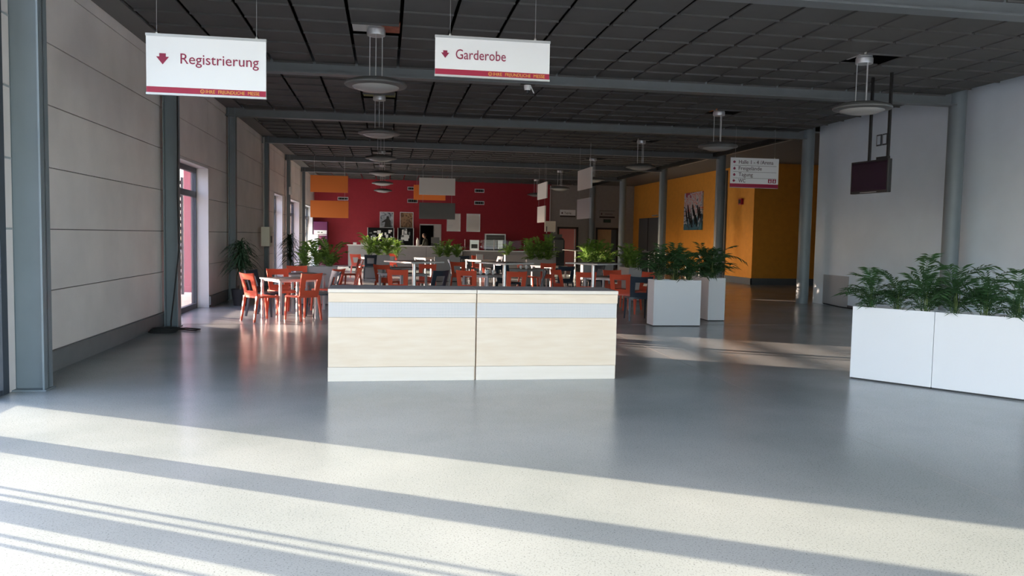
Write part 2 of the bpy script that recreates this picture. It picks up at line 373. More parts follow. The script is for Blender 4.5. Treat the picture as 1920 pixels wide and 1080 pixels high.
for y in (8.06, 6.0, 5.885, 5.37, 5.265, 3.6, 3.48, 2.85, 2.74): MB().tube([(gx-.09, y, .02), (gx-.09, y, 2.4)], .019, 8).build('pull_bar', M['chrome'], w4)
# strip of panel wall between the glazing and the first column
s1 = struct('trim_1', MB().box(-3.70, -3.60, 8.27, 8.42, 0, 4.98), M['wall_panel'], 'narrow pale wall strip left of the first column', 'wall strip')
for z in (1.59, 2.27, 2.955, 3.63): MB().box(-3.61, -3.592, 8.28, 8.41, z-.01, z+.01).build('bracket', M['alu'], s1)
# front (behind the camera): glazed facade
g5 = MB()
for k in range(11):
    x = XL+.05+(XR-XL-.1)*k/10; g5.box(x-.05, x+.05, YF-.05, YF+.05, 0, 4.98)
g5.box(XL, XR, YF-.05, YF+.05, 4.3, 4.98).box(XL, XR, YF-.05, YF+.05, 0, .06).box(XL, XR, YF-.04, YF+.04, 2.46, 2.56)
w5 = struct('window_6', g5, M['frame_dark'], 'glazed entrance facade behind the viewer', 'window')
for k in range(10):
    a = XL+.1+(XR-XL-.1)*k/10; b = XL+(XR-XL-.1)*(k+1)/10
    for z0, z1 in ((.06, 2.46), (2.56, 4.3)): MB().box(a, b, YF-.01, YF-.002, z0, z1).build('pane', M['glass'], w5)
# right wall
wr = struct('wall_right', MB().box(XR, XR+.35, YF, 19.62, 0, 5.0), M['wall_white'], 'plain white wall on the right behind the television', 'wall')
MB().box(XR-.012, XR, 17.98, 19.12, .02, .78).build('access_panel', mat('grey_access_panel', (.42, .43, .45), .6), wr)
struct('baseboard_right', MB().box(XR-.02, XR, YF, 17.98, 0, .07), M['frame_dark'], 'thin dark skirting along the right wall', 'baseboard')
# back wall: red part and taupe part
wb = struct('wall_back', MB().box(XL-.35, 1.77, YB, YB+.3, 0, 5).box(2.85, 8.77, YB, YB+.3, 0, 5).box(1.77, 2.85, YB, YB+.3, 2.18, 5), M['red'], 'crimson end wall behind the bar', 'wall')
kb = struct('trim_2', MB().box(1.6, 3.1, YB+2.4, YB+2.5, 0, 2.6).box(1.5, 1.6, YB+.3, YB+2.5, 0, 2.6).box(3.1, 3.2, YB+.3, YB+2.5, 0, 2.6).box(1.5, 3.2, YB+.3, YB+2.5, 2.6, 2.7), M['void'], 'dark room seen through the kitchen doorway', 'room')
d1 = struct('door_1', MB().box(2.55, 2.85, YB+.02, YB+.28, 0, 2.18).box(1.74, 2.88, YB-.03, YB, 2.13, 2.2).box(1.74, 1.78, YB-.03, YB, 0, 2.18).box(2.84, 2.88, YB-.03, YB, 0, 2.18), M['reveal'], 'open kitchen doorway in the red wall', 'doorway')
MB().box(2.5, 2.55, YB+.05, YB+.9, 0, 2.14).build('door_leaf', M['reveal'], d1)
gw = struct('wall_back_right', MB().box(8.77, 9.14, YB, YB+.3, 0, 5).box(10.3, 11.28, YB, YB+.3, 0, 5).box(12.55, 13.7, YB, YB+.3, 0, 5).box(9.14, 10.3, YB, YB+.3, 2.2, 5).box(11.28, 12.55, YB, YB+.3, 2.2, 5), M['greywall'], 'taupe end wall with two doors', 'wall')
for n, (a, b, lf, lb) in enumerate(((9.14, 10.3, 'doorred', 'salmon red door in the taupe end wall'), (11.28, 12.55, 'doorwood', 'wood-coloured door in the taupe end wall, right of the salmon one'))):
    f = struct('door_%d' % (n+2), MB().box(a, a+.1, YB-.04, YB+.2, 0, 2.2).box(b-.1, b, YB-.04, YB+.2, 0, 2.2).box(a, b, YB-.04, YB+.2, 2.1, 2.2), M['doorframe'], lb, 'door')
    MB().box(a+.1, b-.1 if n == 0 else b-.38, YB+.05, YB+.1, 0, 2.1).build('door_leaf', M[lf], f)
    if n: MB().box(b-.38, b-.1, YB+.05, YB+.1, 0, 2.1).build('side_leaf', M['doorgrey'], f)
    else: MB().box(b-.2, b-.16, YB+.01, YB+.05, 0, 2.1).build('edge_strip', M['alu'], f)
# yellow wall of the side passage
yw = struct('wall_yellow', MB().box(13.4, 13.7, 27.6, YB, 0, 4.6).box(13.7, 22, 27.6, 27.9, 0, 4.6), M['yellow'], 'orange-yellow wall of the side passage', 'wall')
MB().box(13.34, 13.4, 29.95, 30.9, 0, 4.4).build('dark_strip', M['doorgrey'], yw)  # full-height dark strip on the wall face
struct('baseboard_yellow', MB().box(13.37, 13.4, 27.57, YB, 0, .24).box(13.37, 22, 27.57, 27.6, 0, .24), mat('bluegrey_skirting', (.13, .15, .17), .6), 'blue-grey skirting along the orange-yellow wall', 'baseboard')
struct('wall_passage_end', MB().box(22, 22.2, 19.6, 27.9, 0, 4.6).box(11.65, 22.2, 19.3, 19.6, 0, 5), M['greywall'], 'far side of the passage', 'wall')
dg = struct('door_4', MB().box(13.35, 13.4, 37.86, 40.88, 0, 2.71), M['doorgrey'], 'grey double steel door in the orange-yellow wall', 'door')
MB().box(13.335, 13.35, 39.34, 39.40, 0, 2.7).build('centre_gap', M['dark_gap'], dg)
MB().box(13.28, 13.35, 39.5, 39.7, 1.0, 1.06).build('handle', M['alu'], dg)
MB().box(13.27, 13.35, 37.9, 38.6, 2.78, 2.84).build('door_closer', M['alu'], dg)

# ------------------------------------------------------------------ ceiling
ce = struct('ceiling', MB().box(XL-.35, 22.3, YF, YB+.3, 5.0, 5.1), M['void'], 'dark suspended tile ceiling over the whole hall', 'ceiling')
MB().box(XL, -3.32, YF, YB, ZC-.005, ZC+.03).build('edge_strip', M['soffit'], ce)
MB().box(XR-.3, 22, 19.62, YB, ZC+.02, ZC+.06).build('passage_soffit', M['soffit'], ce)
MB().box(10.55, 10.7, 19.5, YB, ZC-.12, ZC+.1).build('edge_beam', M['void'], ce)
MB().box(10.98, 11.04, 19.7, 29.0, ZC-.06, ZC-.02).build('cable_tray', M['edge_white'], ce)
XT = [-3.29 + TS*i for i in range(21)]              # column lines; last ends about 10.58
HX = {4, 15}                                        # tile columns with lamp openings (x about -0.15 and 7.35)
TY = 5.46/8
def tile_mb(mb=None, x=0, y=0):
    mb = mb or MB(); a, b = .024, TS-.024
    mb.box(x+a, x+b, y+.004, y+TY-.012, ZC, ZC+.02)
    mb.box(x+a, x+b, y+TY-.03, y+TY-.012, ZC-.026, ZC)
    return mb
tm = tile_mb().mesh('tile', M['tile'])
slots = []
for k in range(-2, 7):
    for r in range(8):
        y = 8.45 + 5.46*k + TY*r
        if y < YF or y+TY > YB+.1: continue
        for i in range(len(XT)-1):
            if i in HX and r == 4 and k >= 0: continue
            slots.append((XT[i], y, k))
near = sorted([s for s in slots if s[2] in (0, 1) and not (s[0] > 7.2 and s[1] < 8.6)], key=lambda s: s[1]+.15*abs(s[0]-3))[:300]
ns = set(near)
for x, y, k in near: put('tile', tm, ce, (x, y, 0))
mb = MB()
for s_ in slots:
    if s_ not in ns: tile_mb(mb, s_[0], s_[1])
tag(mb.build('tile_field', M['tile'], ce), kind='stuff')
# plenum contents glimpsed through the openings
# beams
BL = ['hall entrance', 'nearest the camera, cut by the top edge', 'behind the two near hanging signs', 'third from the front, ending at the column by the passage', 'fourth from the front', 'fifth from the front', 'sixth from the front, before the red wall', 'against the red wall']
for n, y in enumerate(FR[1:]):
    if n == 7: continue
    b = MB().box(XL, 10.9, y-.115, y+.115, 4.27, 4.295).box(XL, 10.9, y-.012, y+.012, 4.295, 4.75).box(XL, 10.9, y-.115, y+.115, 4.75, 4.775)
    o = b.build('ceiling_beam', M['steel_beam']); tag(o, 'grey steel ceiling beam, ' + BL[n], 'beam', 'steel ceiling beams')
# left I-section columns
LX = {8.45: -3.31}
cx = [-3.31, -3.40, -3.46, -3.49, -3.5, -3.5]
CL = ['nearest the camera at the left edge', 'second from the camera, with a hanging black cable', 'third from the camera, beside the dark potted plant', 'fourth from the camera, carrying a cream cabinet', 'fifth from the camera, between two windows', 'last before the red wall']
for k in range(6):
    y = 8.45+5.46*k; x = cx[k]; x0 = XL+.06
    b = MB().box(x-.018, x, y-.1, y+.1, 0, 4.99).box(x0, x0+.018, y-.1, y+.1, 0, 4.99).box(x0, x, y-.006, y+.006, 0, 4.99)
    b.box(x0-.02, x+.02, y-.12, y+.12, 0, .012)
    tag(b.build('steel_column', M['steel']), 'blue-grey steel I-section wall column, ' + CL[k], 'column', 'left wall columns')
# right round columns
RL = ['by the right wall, nearest', 'at the end of the white right wall', 'behind the planter pair, left of the directory sign', 'in front of the orange-yellow wall, left of the painting', 'thin and distant, in front of the passage edge', 'farthest, between the two end-wall doors']
for k in range(1, 7):
    y = 8.45+5.46*k
    b = MB().lathe([(.155, 0), (.155, 5.0)], 28, (10.85, y, 0)); me = smooth_sharp(b.mesh('round_column', M['steel']))
    tag(put('round_column', me), 'round blue-grey steel column ' + RL[k-1], 'column', 'round columns on the right')

# ------------------------------------------------------------------ lamps
def make_lamp():
    t = thing('pendant_lamp', '', 'lamp')
    b = MB().lathe([(.02, .10), (.14, .095), (.30, .07), (.42, .03), (.44, .0), (.43, -.02), (.34, -.035)], 40)
    put('shade', smooth_sharp(b.mesh('shade', M['lampgrey']), 50), t)
    b = MB().lathe([(.335, -.03), (.30, -.055), (.2, -.085), (.09, -.10), (.01, -.104)], 36); put('diffuser', smooth_sharp(b.mesh('diffuser', M['diffuser']), 60), t)
    for a in (30, 150, 270): MB().tube([(.10*math.cos(rad(a)), .10*math.sin(rad(a)), .09), (.10*math.cos(rad(a)), .10*math.sin(rad(a)), .72)], .007, 6).build('rod', M['alu'], t)
    b = MB().lathe([(.125, .68), (.13, .70), (.13, .76), (.118, .775), (.118, .80), (.10, .81)], 28); put('canopy', smooth_sharp(b.mesh('canopy', M['alu'])), t)
    MB().tube([(0, 0, .81), (0, 0, 1.25)], .02, 6).build('hanger', M['void'], t)
    return t
lp = make_lamp(); first = True
LN = ['nearest', 'second', 'third', 'fourth', 'fifth', 'farthest']
for side, X in (('left row, near the centre of the hall', -.16), ('right row, above the walkway', 7.33)):
    for k in range(6):
        o = lp if first else copy_tree(lp); first = False
        o.location = (X, 8.45+5.46*k+TY*4.5, 3.71); o['label'] = 'grey disc pendant lamp, %s of the %s' % (LN[k], side); o['group'] = 'disc pendant lamps'
        # light-coloured duct scraps above each opening
        if k > 2: continue
        y0 = 8.45+5.46*k+TY*4
        lb = '%s lamp of the %s' % (LN[k], side.split(',')[0])
        c1, c2 = [('paper', 'brickboard'), ('mossboard', 'mossboard'), ('panel_white', 'paper')][k] if X < 3 else [('paper', 'void'), ('panel_orange', 'void'), ('panel_white', 'panel_white')][k]
        for q, (a, b, cc) in enumerate(((-.33, -.08, c1), (.06, .33, c2))):
            if cc == 'void': continue
            ob = MB().hexa([(X+a, y0+.02, 4.50), (X+b, y0+.02, 4.50), (X+b, y0+.66, 4.52), (X+a, y0+.66, 4.52)], [(X+a, y0+.02, 4.52), (X+b, y0+.02, 4.52), (X+b, y0+.66, 4.54), (X+a, y0+.66, 4.54)]).build('insulation_board', M[cc])
            tag(ob, '%s board scrap in the ceiling opening above the %s' % (['left', 'right'][q], lb), 'board', 'boards above lamp openings')

# ------------------------------------------------------------------ hanging signs
def wire_pair(t, xs, z0, z1):
    for x in xs:
        MB().tube([(x, 0, z0), (x, 0, z1)], .0022, 5).build('wire', M['alu'], t)
        MB().lathe([(.012, z0-.01), (.014, z0+.012), (.006, z0+.03)], 10, (x, 0, 0)).build('hook', M['chrome'], t)
def arrow(t, cx_, cz, s, d, mt, name='arrow'):
    pts = [(-.28, .5), (.28, .5), (.28, .2), (.55, .2), (0, -.5), (-.55, .2), (-.28, .2)]
    if d == 'blunt': pts = [(-.22, .5), (.22, .5), (.22, .15), (.5, .15), (0, -.6), (-.5, .15), (-.22, .15)]
    a = {'down': 0, 'blunt': 0, 'up': PI, 'right': PI/2}[d]
    P = [(cx_+s*(x*math.cos(a)-z*math.sin(a)), -.017, cz+s*(x*math.sin(a)+z*math.cos(a))) for x, z in pts]
    return MB().prism(P, (0, .004, 0)).build(name, mt, t)
RT = (rad(90), 0, 0)
def slogan(t, x, y, z, width, mt, jit=None):
    tot = 22.0; pos = 0
    for wd, n in (('IHRE', 4), ('FREUNDLICHE', 11), ('MESSE', 5)):
        text_mesh('slogan', wd, .05, mt, t, (x+width*pos/tot, y, z), RT, width=width*(n-.35)/tot, jitter=jit); pos += n+1
def hall_sign(name, label, loc, W, H, word, ax, tx, tz, tw, ts, asz, az, sx, sw):
    t = thing(name, label, 'sign', loc)
    MB().box(0, W, -.012, .012, .018, H-.02).build('board', M['sign_white'], t)
    MB().box(-.004, W+.004, -.02, .02, H-.028, H).build('top_rail', M['alu'], t)
    MB().box(-.004, W+.004, -.02, .02, 0, .022).build('bottom_rail', M['alu'], t)
    MB().box(.001, W-.001, -.0145, .0145, .022, .022+.062).build('red_band', M['sign_red'], t)
    arrow(t, ax, az, asz, 'down', M['sign_letter'])
    text_mesh('lettering', word, ts, M['sign_letter'], t, (tx, -.0155, tz), RT, width=tw)
    slogan(t, sx, -.0165, .036, sw, M['sign_yellow'], .002)
    rg = MB()
    for k in range(20):
        a0, a1 = 2*PI*k/20, 2*PI*(k+1)/20; c = (sx-.035, -.0165, .053)
        rg.prism([(c[0]+r*math.cos(a), c[1], c[2]+r*math.sin(a)) for r, a in ((.016, a0), (.021, a0), (.021, a1), (.016, a1))], (0, .002, 0))
    for k in range(8):
        a0, a1 = PI+2*PI/18+PI*.8*k/8, PI+2*PI/18+PI*.8*(k+1)/8
        rg.prism([(c[0]+r*math.cos(a), c[1], c[2]+r*math.sin(a)) for r, a in ((.007, a0), (.010, a0), (.010, a1), (.007, a1))], (0, .002, 0))
    for dx in (-.007, .007): rg.box(c[0]+dx-.002, c[0]+dx+.002, c[1], c[1]+.002, c[2]+.003, c[2]+.009)
    rg.build('smile_mark', M['sign_yellow'], t)
    return t
s1 = hall_sign('hanging_sign', 'white hanging sign reading Registrierung with a red down arrow', (-2.512, 9.0, 3.035), 1.22, .637, 'Registrierung', .165, .345, .335, .80, .155, .115, .375, .60, .56)
wire_pair(s1, (.105, 1.12), .637, ZC-3.035)
s2 = hall_sign('hanging_sign', 'white hanging sign reading Garderobe with a red down arrow', (.523, 9.0, 3.375), 1.30, .452, 'Garderobe', .112, .23, .20, .565, .155, .082, .245, .655, .60)
wire_pair(s2, (.165, 1.13), .452, ZC-3.375)
# directory sign
t = thing('directory_sign', 'white hanging directory sign with four red-arrow lines, Halle to WC', 'sign', (8.58, 19.05, 2.955))
W, H = 1.295, .755
MB().box(0, W, -.012, .012, .01, H).build('board', M['sign_white'], t)
MB().box(0, W, -.0145, .0145, .012, .105).build('red_band', M['sign_red'], t)
MB().box(0, W, -.018, .018, 0, .012).build('bottom_rail', M['alu'], t)
for k, (wd, d, tw) in enumerate((('Halle 1 - 4 /Arena', 'right', .93), ('Freigel\u00e4nde', 'up', .62), ('Tagung', 'up', .385), ('WC', 'right', .19))):
    z = H-.13-.157*k
    text_mesh('lettering', wd, .135, M['sign_dark'], t, (.215, -.0155, z-.02), RT, width=tw)
    arrow(t, .10, z+.022, .075, d, M['sign_letter'])
    if k < 3: MB().box(.07, W-.06, -.0145, .012, z-.068, z-.062).build('rule', M['sign_dark'], t)
for k in range(2):
    x = 1.02+.12*k
    p = MB().box(x, x+.095, -.0145, .012, .135, .235).build('pictogram', M['sign_red'], t)
    MB().lathe([(.001, .205), (.012, .212), (.012, .222), (.001, .229)], 10, (x+.0475, -.0125, 0)).prism([(x+.0475-.02, -.0165, .15), (x+.0475+.02, -.0165, .15), (x+.0475+.016, -.0165, .20), (x+.0475-.016, -.0165, .20)], (0, .003, 0)).build('figure', M['sign_white'], p)
slogan(t, .66, -.0165, .04, .56, M['sign_letter'])
wire_pair(t, (.12, 1.18), H, ZC-2.955)
# camera unit under the second beam
t = thing('ceiling_camera', 'small white surveillance camera under the beam behind the Garderobe sign', 'camera', (2.42, 13.83, 4.262))
MB().box(-.13, .13, -.05, .05, -.012, 0).build('mount_plate', M['black'], t)
MB().lathe([(.05, -.10), (.062, -.05), (.062, -.012)], 16).build('housing', M['sign_white'], t)
MB().lathe([(.01, -.165), (.035, -.15), (.046, -.11), (.05, -.10)], 16).build('dome', M['black'], t)
MB().tube([(.06, 0, -.03), (.12, .02, -.14)], .01, 6).build('aerial', M['sign_white'], t)

# ------------------------------------------------------------------ reception counter
def counter(x0, x1, label):
    t = thing('reception_counter', label, 'counter', (x0, 8.70, 0), 0, 'reception counter modules'); W = x1-x0
    MB().box(.02, W-.02, .03, .62, .04, .96).build('carcass', M['maple_pale'], t)
    bevel(MB().box(0, W-.003, -.012, .66, .968, 1.006).build('worktop', M['maple_pale'], t), .003)
    MB().box(.001, W-.004, .004, .659, 1.006, 1.009).build('top_laminate', M['counter_top'], t)
    bevel(MB().box(.002, W-.005, 0, .03, .865, .965).build('upper_panel', M['maple'], t), .002)
    MB().box(.004, W-.012, .012, .03, .70, .863).build('perforated_band', M['band'], t)
    bevel(MB().box(.002, W-.010, 0, .03, .157, .698).build('front_panel', M['maple'], t), .002)
    bevel(MB().box(.0, W-.018, -.004, .03, 0, .155).build('plinth', M['maple_pale'], t), .002)
    MB().box(.0, .02, .03, .64, 0, .965).build('side_panel', M['maple'], t); MB().box(W-.022, W-.004, .03, .64, 0, .965).build('side_panel', M['maple'], t)
    return t
counter(-.61, 1.00, 'maple reception counter module, left half of the long counter')
counter(1.003, 2.62, 'maple reception counter module, right half of the long counter')

# ------------------------------------------------------------------ planters
def planter(loc, rz, L, D, H, label, group='white planter boxes', wm='white_lam'):
    t = thing('planter_box', label, 'planter', loc, rz, group); th = .022
    MB().box(.01, L-.01, .01, D-.01, 0, .018).build('plinth', M['dark_gap'], t)
    for q in ((.001, L-.001, 0, th), (.001, L-.001, D-th, D)): MB().box(q[0], q[1], q[2], q[3], .018, H).build('side_panel', M[wm], t)
    MB().box(.001, th, th, D-th, .018, H).build('end_panel', M[wm], t); MB().box(L-th, L-.001, th, D-th, .018, H).build('end_panel', M[wm], t)
    MB().box(th, L-th, th, D-th, H-.12, H-.05).build('soil', M['soil'], t)
    return t
# fronds
def frond_mesh(seed, L=.55, n=11, drop=.5, mt='leaf', wk=.026):
    rnd = random.Random(seed); mb = MB(); P = []
    for i in range(9):
        s = i/8; P.append(Vector((L*(.10*s+.62*s*s*drop*1.4), 0, L*(.98*s-.55*drop*s*s*s))))
    mb.tube(P, [.0045*(1-.75*i/8) for i in range(9)], 4)
    for i in range(n):
        s = .30+.70*i/(n-1); f = s*8; j = min(int(f), 7); p = P[j].lerp(P[j+1], f-j); d = (P[j+1]-P[j]).normalized()
        ll = L*.34*math.sin(PI*min(1, .25+.75*(1-s)+.12))*rnd.uniform(.85, 1.15); wd = L*wk
        for sgn in (-1, 1):
            if s > .99 and sgn > 0: continue
            q = (d*.75+Vector((0, sgn*1.0, 0))+Vector((0, 0, -.12+rnd.uniform(-.15, .1)))).normalized() if s < .99 else d
            nrm = d.cross(q).normalized(); wv = q.cross(nrm).normalized()*wd
            tip = p+q*ll+Vector((0, 0, -.12*ll)); mid = p+q*ll*.45
            mb.poly([p, mid+wv, tip, mid-wv])
    return mb.mesh('frond', M[mt])
FM = [frond_mesh(11, .55, 11, .35), frond_mesh(12, .62, 12, .7), frond_mesh(13, .46, 10, .2), frond_mesh(14, .36, 9, .9), frond_mesh(15, .58, 11, 1.0)]
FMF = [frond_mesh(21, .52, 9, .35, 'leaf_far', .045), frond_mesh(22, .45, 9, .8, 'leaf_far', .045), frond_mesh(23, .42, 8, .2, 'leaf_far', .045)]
STEM = MB()
_r = random.Random(5)
for k in range(11):
    a = _r.uniform(0, 2*PI); r0 = _r.uniform(0, .05); h = _r.uniform(.16, .32)
    STEM.tube([(r0*math.cos(a), r0*math.sin(a), -.05), (1.3*r0*math.cos(a+.3), 1.3*r0*math.sin(a+.3), h)], .004, 4)
STEMM = STEM.mesh('stems', M['stem'])
def palm(x, y, z, s, seed, label, group, nf=22, fm=None):
    t = thing('palm_plant', label, 'plant', (x, y, z), 0, group); t.scale = (s, s, s); r = random.Random(seed); fm = fm or FM
    put('stems', STEMM, t)
    for k in range(nf):
        a = 2*PI*k*.381966+r.uniform(-.4, .4)
        low = k < nf*.45
        o = put('frond', fm[r.randrange(len(fm))], t, (r.uniform(-.03, .03), r.uniform(-.03, .03), r.uniform(-.04, .06) if low else r.uniform(.05, .28)))
        sc = r.uniform(.55, .8) if low else r.uniform(.6, .95); o.scale = (sc, sc, sc); o.rotation_euler = (r.uniform(-.2, .2), r.uniform(-.15, .4), a)
    return t
# right-hand planter pair
ra = math.atan2(-.787, .617); ux, uy = math.cos(ra), math.sin(ra); nx, ny = -uy, ux      # back side normal (+)
for i, lb in ((0, 'tall white planter box at the right, farther of the adjoining pair'), (1, 'tall white planter box at the right edge, nearer of the adjoining pair')):
    planter((5.455+ux*.888*i, 8.575+uy*.888*i, 0), ra, .885, .36, .86, lb)
for i in range(6):
    d = .14+.30*i; x = 5.455+ux*d+nx*.18; y = 8.575+uy*d+ny*.18
    palm(x, y, .80, [.92, .88, 1.05, 1.02, 1.02, .92][i], 40+i, 'parlour palm in the right planter pair, %s' % ['leftmost', 'second from the left', 'third from the left', 'fourth, before the round column', 'fifth from the left', 'rightmost, cut by the frame edge'][i], 'palms in the right planters', 30)
planter((4.89, 13.98, 0), 0, .915, .36, .86, 'white planter box standing beside the dark chair, right of the counter')
planter((6.70, 14.91, 0), rad(90), .93, .35, .86, 'white planter box end-on, just behind and right of the one by the counter')
for i in range(3): palm(5.05+.29*i, 14.17, .80, [1.2, 1.35, 1.15][i], 60+i, 'parlour palm in the planter right of the counter, %s of three' % ['left', 'middle', 'right'][i], 'palms by the dark chair', 32)
for i in range(2): palm(6.52, 15.15+.4*i, .80, 1.3, 70+i, 'parlour palm in the end-on planter, %s one' % ['nearer', 'farther'][i], 'palms in the end-on planter', 32)
# distant planters and palms
far = [((-1.98, 18.2, 0), 0, 'grey-white planter box behind the left front tables'), ((1.68, 27.6, 0), 0, 'grey-white planter box in mid hall, left of the central tables'), ((4.85, 32.2, 0), 0, 'grey-white planter box far back beside the steel cabinet'),
       ((6.55, 19.72, 0), rad(90), 'grey-white planter box end-on in front of the railing'), ((4.65, 26.0, 0), 0, 'grey-white planter box behind the central orange chairs'), ((5.6, 22.1, 0), 0, 'grey-white planter box behind the right tall table'), ((-.75, 29.1, 0), 0, 'grey-white planter box in front of the grey bar')]
for (l, rz, lb) in far: planter(l, rz, .89, .34, .86, lb, wm='white_lam_dim')
fp = [(-1.8, 18.4, 'dark leafy palm on the left planter, left', 1.0, 0), (-1.55, 18.4, 'leafy palm on the left planter, middle', 1.25, 0), (-1.25, 18.4, 'leafy palm on the left planter, right', 1.2, 0),
      (1.85, 27.8, 'palm on the mid-hall planter, left', 1.1, 1), (2.15, 27.8, 'palm on the mid-hall planter, middle', 1.2, 1), (2.45, 27.8, 'palm on the mid-hall planter, right', 1.1, 1),
      (-.6, 29.3, 'sunlit bright green palm before the notice boards, leftmost', 1.5, 1), (-.3, 29.3, 'sunlit bright green palm before the notice boards, second', 1.45, 1), (.05, 29.3, 'sunlit bright green palm before the notice boards, third', 1.4, 1), (.4, 29.5, 'sunlit bright green palm before the notice boards, rightmost', 1.2, 1),
      (4.8, 26.15, 'dense green palm behind the orange chairs, left', 1.4, 0), (5.1, 26.15, 'dense green palm behind the orange chairs, middle', 1.5, 0), (5.4, 26.15, 'dense green palm behind the orange chairs, right', 1.5, 0),
      (5.0, 32.4, 'dark palm beside the steel cabinet', 1.2, 0), (5.75, 22.3, 'dark palm behind the right tall table, left', 1.3, 0), (6.05, 22.3, 'dark palm behind the right tall table, middle', 1.3, 0), (6.35, 22.3, 'dark palm behind the right tall table, right', 1.2, 0),
      (6.37, 19.95, 'palm in front of the railing, nearer', 1.2, 0), (6.37, 20.35, 'palm in front of the railing, farther', 1.2, 0)]
for i, (x, y, lb, s, q) in enumerate(fp): palm(x, y, .80, s*.95, 100+i, lb, 'distant palms', 30, FMF)

# ------------------------------------------------------------------ dracaenas by the left wall
def dracaena(loc, h, n, seed, label):
    t = thing('dracaena_plant', label, 'plant', loc, 0, 'dark potted dracaenas'); r = random.Random(seed)
    put('pot', smooth_sharp(MB().lathe([(.15, 0), (.20, .34), (.21, .36), (.19, .36), (.18, .31), (.01, .31)], 24).mesh('pot', M['pot'])), t)
    MB().tube([(0, 0, .3), (.02, 0, .8), (-.01, .02, h-.35)], [.025, .022, .02], 8).build('trunk', M['trunk'], t)
    mb = MB()
    for k in range(n):
        a = r.uniform(0, 2*PI); z = r.uniform(.75, h-.25); L = r.uniform(.38, .56); e = r.uniform(.1, 1.25); p = [Vector((0, 0, z))]
        wd = .02
        pr = None
        for j in range(1, 5):
            s = j/4; p.append(Vector((math.cos(a)*L*math.cos(e)*s, math.sin(a)*L*math.cos(e)*s, z+L*(math.sin(e)*s-.75*s*s))))
        sv = Vector((-math.sin(a), math.cos(a), 0))
        for j in range(4):
            w0, w1 = wd*(1-j*.18), wd*(1-(j+1)*.18) if j < 3 else .001
            mb.poly([p[j]-sv*w0, p[j]+sv*w0, p[j+1]+sv*w1, p[j+1]-sv*w1])
    mb.build('leaf_crown', M['leaf_dark'], t)
dracaena((-3.12, 17.95, 0), 1.6, 330, 3, 'bushy dark potted plant beside the third left column')
dracaena((-2.85, 24.6, 0), 1.75, 220, 4, 'tall dark potted plant in front of the second window')

# ------------------------------------------------------------------ chairs
def make_chair(mt):
    t = thing('plastic_chair', '', 'chair')
    W, D, SH, H = .46, .46, .46, .865
    # local: faces +Y, back at -Y, base at the centre of the seat
    yb = -D/2
    cur = lambda z: -.10*((z-SH)/(H-SH))**1.3 if z > SH else 0          # backward lean of the back
    st = MB()
    n = 10
    for i in range(n):
        for j in range(n): pass
    # seat: shallow dished slab
    vv = []; K = 8
    for top in (1, 0):
        for i in range(K+1):
            for j in range(K+1):
                u, v = i/K*2-1, j/K*2-1
                x = u*W/2*(1-.05*(v < 0)*abs(v)); y = v*D/2
                rx = .04*(abs(u)**6)*(abs(v)**6); z = SH-.012*(1-u*u)*(1-v*v)-(.014 if v > .9 else 0) - (0 if top else .035)
                vv.append((x*(1-rx), y*(1-rx), z))
    A = (K+1)**2
    for i in range(K):
        for j in range(K):
            a = i*(K+1)+j; st.f.append((a, a+1, a+K+2, a+K+1)); st.f.append((A+a, A+a+K+1, A+a+K+2, A+a+1))
    for i in range(K):
        for (a, b) in ((i*(K+1), (i+1)*(K+1)), (i*(K+1)+K, (i+1)*(K+1)+K), (i, i+1), (K*(K+1)+i, K*(K+1)+i+1)): st.f.append((a, b, A+b, A+a))
    st.v = vv; put('seat', smooth_sharp(st.mesh('seat', mt), 50), t)
    # backrest: curved plate with a window
    xs = [-.225, -.215, -.185, -.125, -.06, 0, .06, .125, .185, .215, .225]; zs = [SH-.02, .49, .52, .555, .60, .66, .72, .755, .80, .84, H]
    bm_ = MB(); th = .026
    def P(x, z, o):
        wx = x*(1-.10*(1-(z-SH)/(H-SH))); top = .012*(x/.225)**2*(z > .8)
        bow = -.035*(1-(x/.225)**2)*((z-SH)/(H-SH))
        return (wx, yb+.02+cur(max(z, SH))+bow+o, z+top)
    NX, NZ = len(xs), len(zs)
    hole = lambda i, j: 3 <= i < NX-4 and 3 <= j < 7
    for o in (-th/2, th/2):
        for j in range(NZ):
            for i in range(NX): bm_.v.append(P(xs[i], zs[j], o))
    A = NX*NZ; I = lambda i, j: j*NX+i
    solid = lambda i, j: 0 <= i < NX-1 and 0 <= j < NZ-1 and not hole(i, j)
    for j in range(NZ-1):
        for i in range(NX-1):
            if not solid(i, j): continue
            bm_.f.append((I(i, j), I(i+1, j), I(i+1, j+1), I(i, j+1))); bm_.f.append((A+I(i, j), A+I(i, j+1), A+I(i+1, j+1), A+I(i+1, j)))
            for (di, dj, a, b) in ((-1, 0, I(i, j), I(i, j+1)), (1, 0, I(i+1, j), I(i+1, j+1)), (0, -1, I(i, j), I(i+1, j)), (0, 1, I(i, j+1), I(i+1, j+1))):
                if not solid(i+di, j+dj): bm_.f.append((a, b, A+b, A+a))
    put('backrest', smooth_sharp(bm_.mesh('backrest', mt), 40), t)
    for sx in (-1, 1):
        MB().bar((sx*(W/2-.01), yb-.055, 0), (sx*(W/2-.025), yb+.02, SH), .030, .032, .042, .05).build('leg', mt, t)
        MB().bar((sx*(W/2-.02), D/2+.005, 0), (sx*(W/2-.03), D/2-.03, SH-.02), .028, .028, .042, .042).build('leg', mt, t)
    return t
protos = {'o': make_chair(M['orange']), 'n': make_chair(M['navy'])}
used = {}
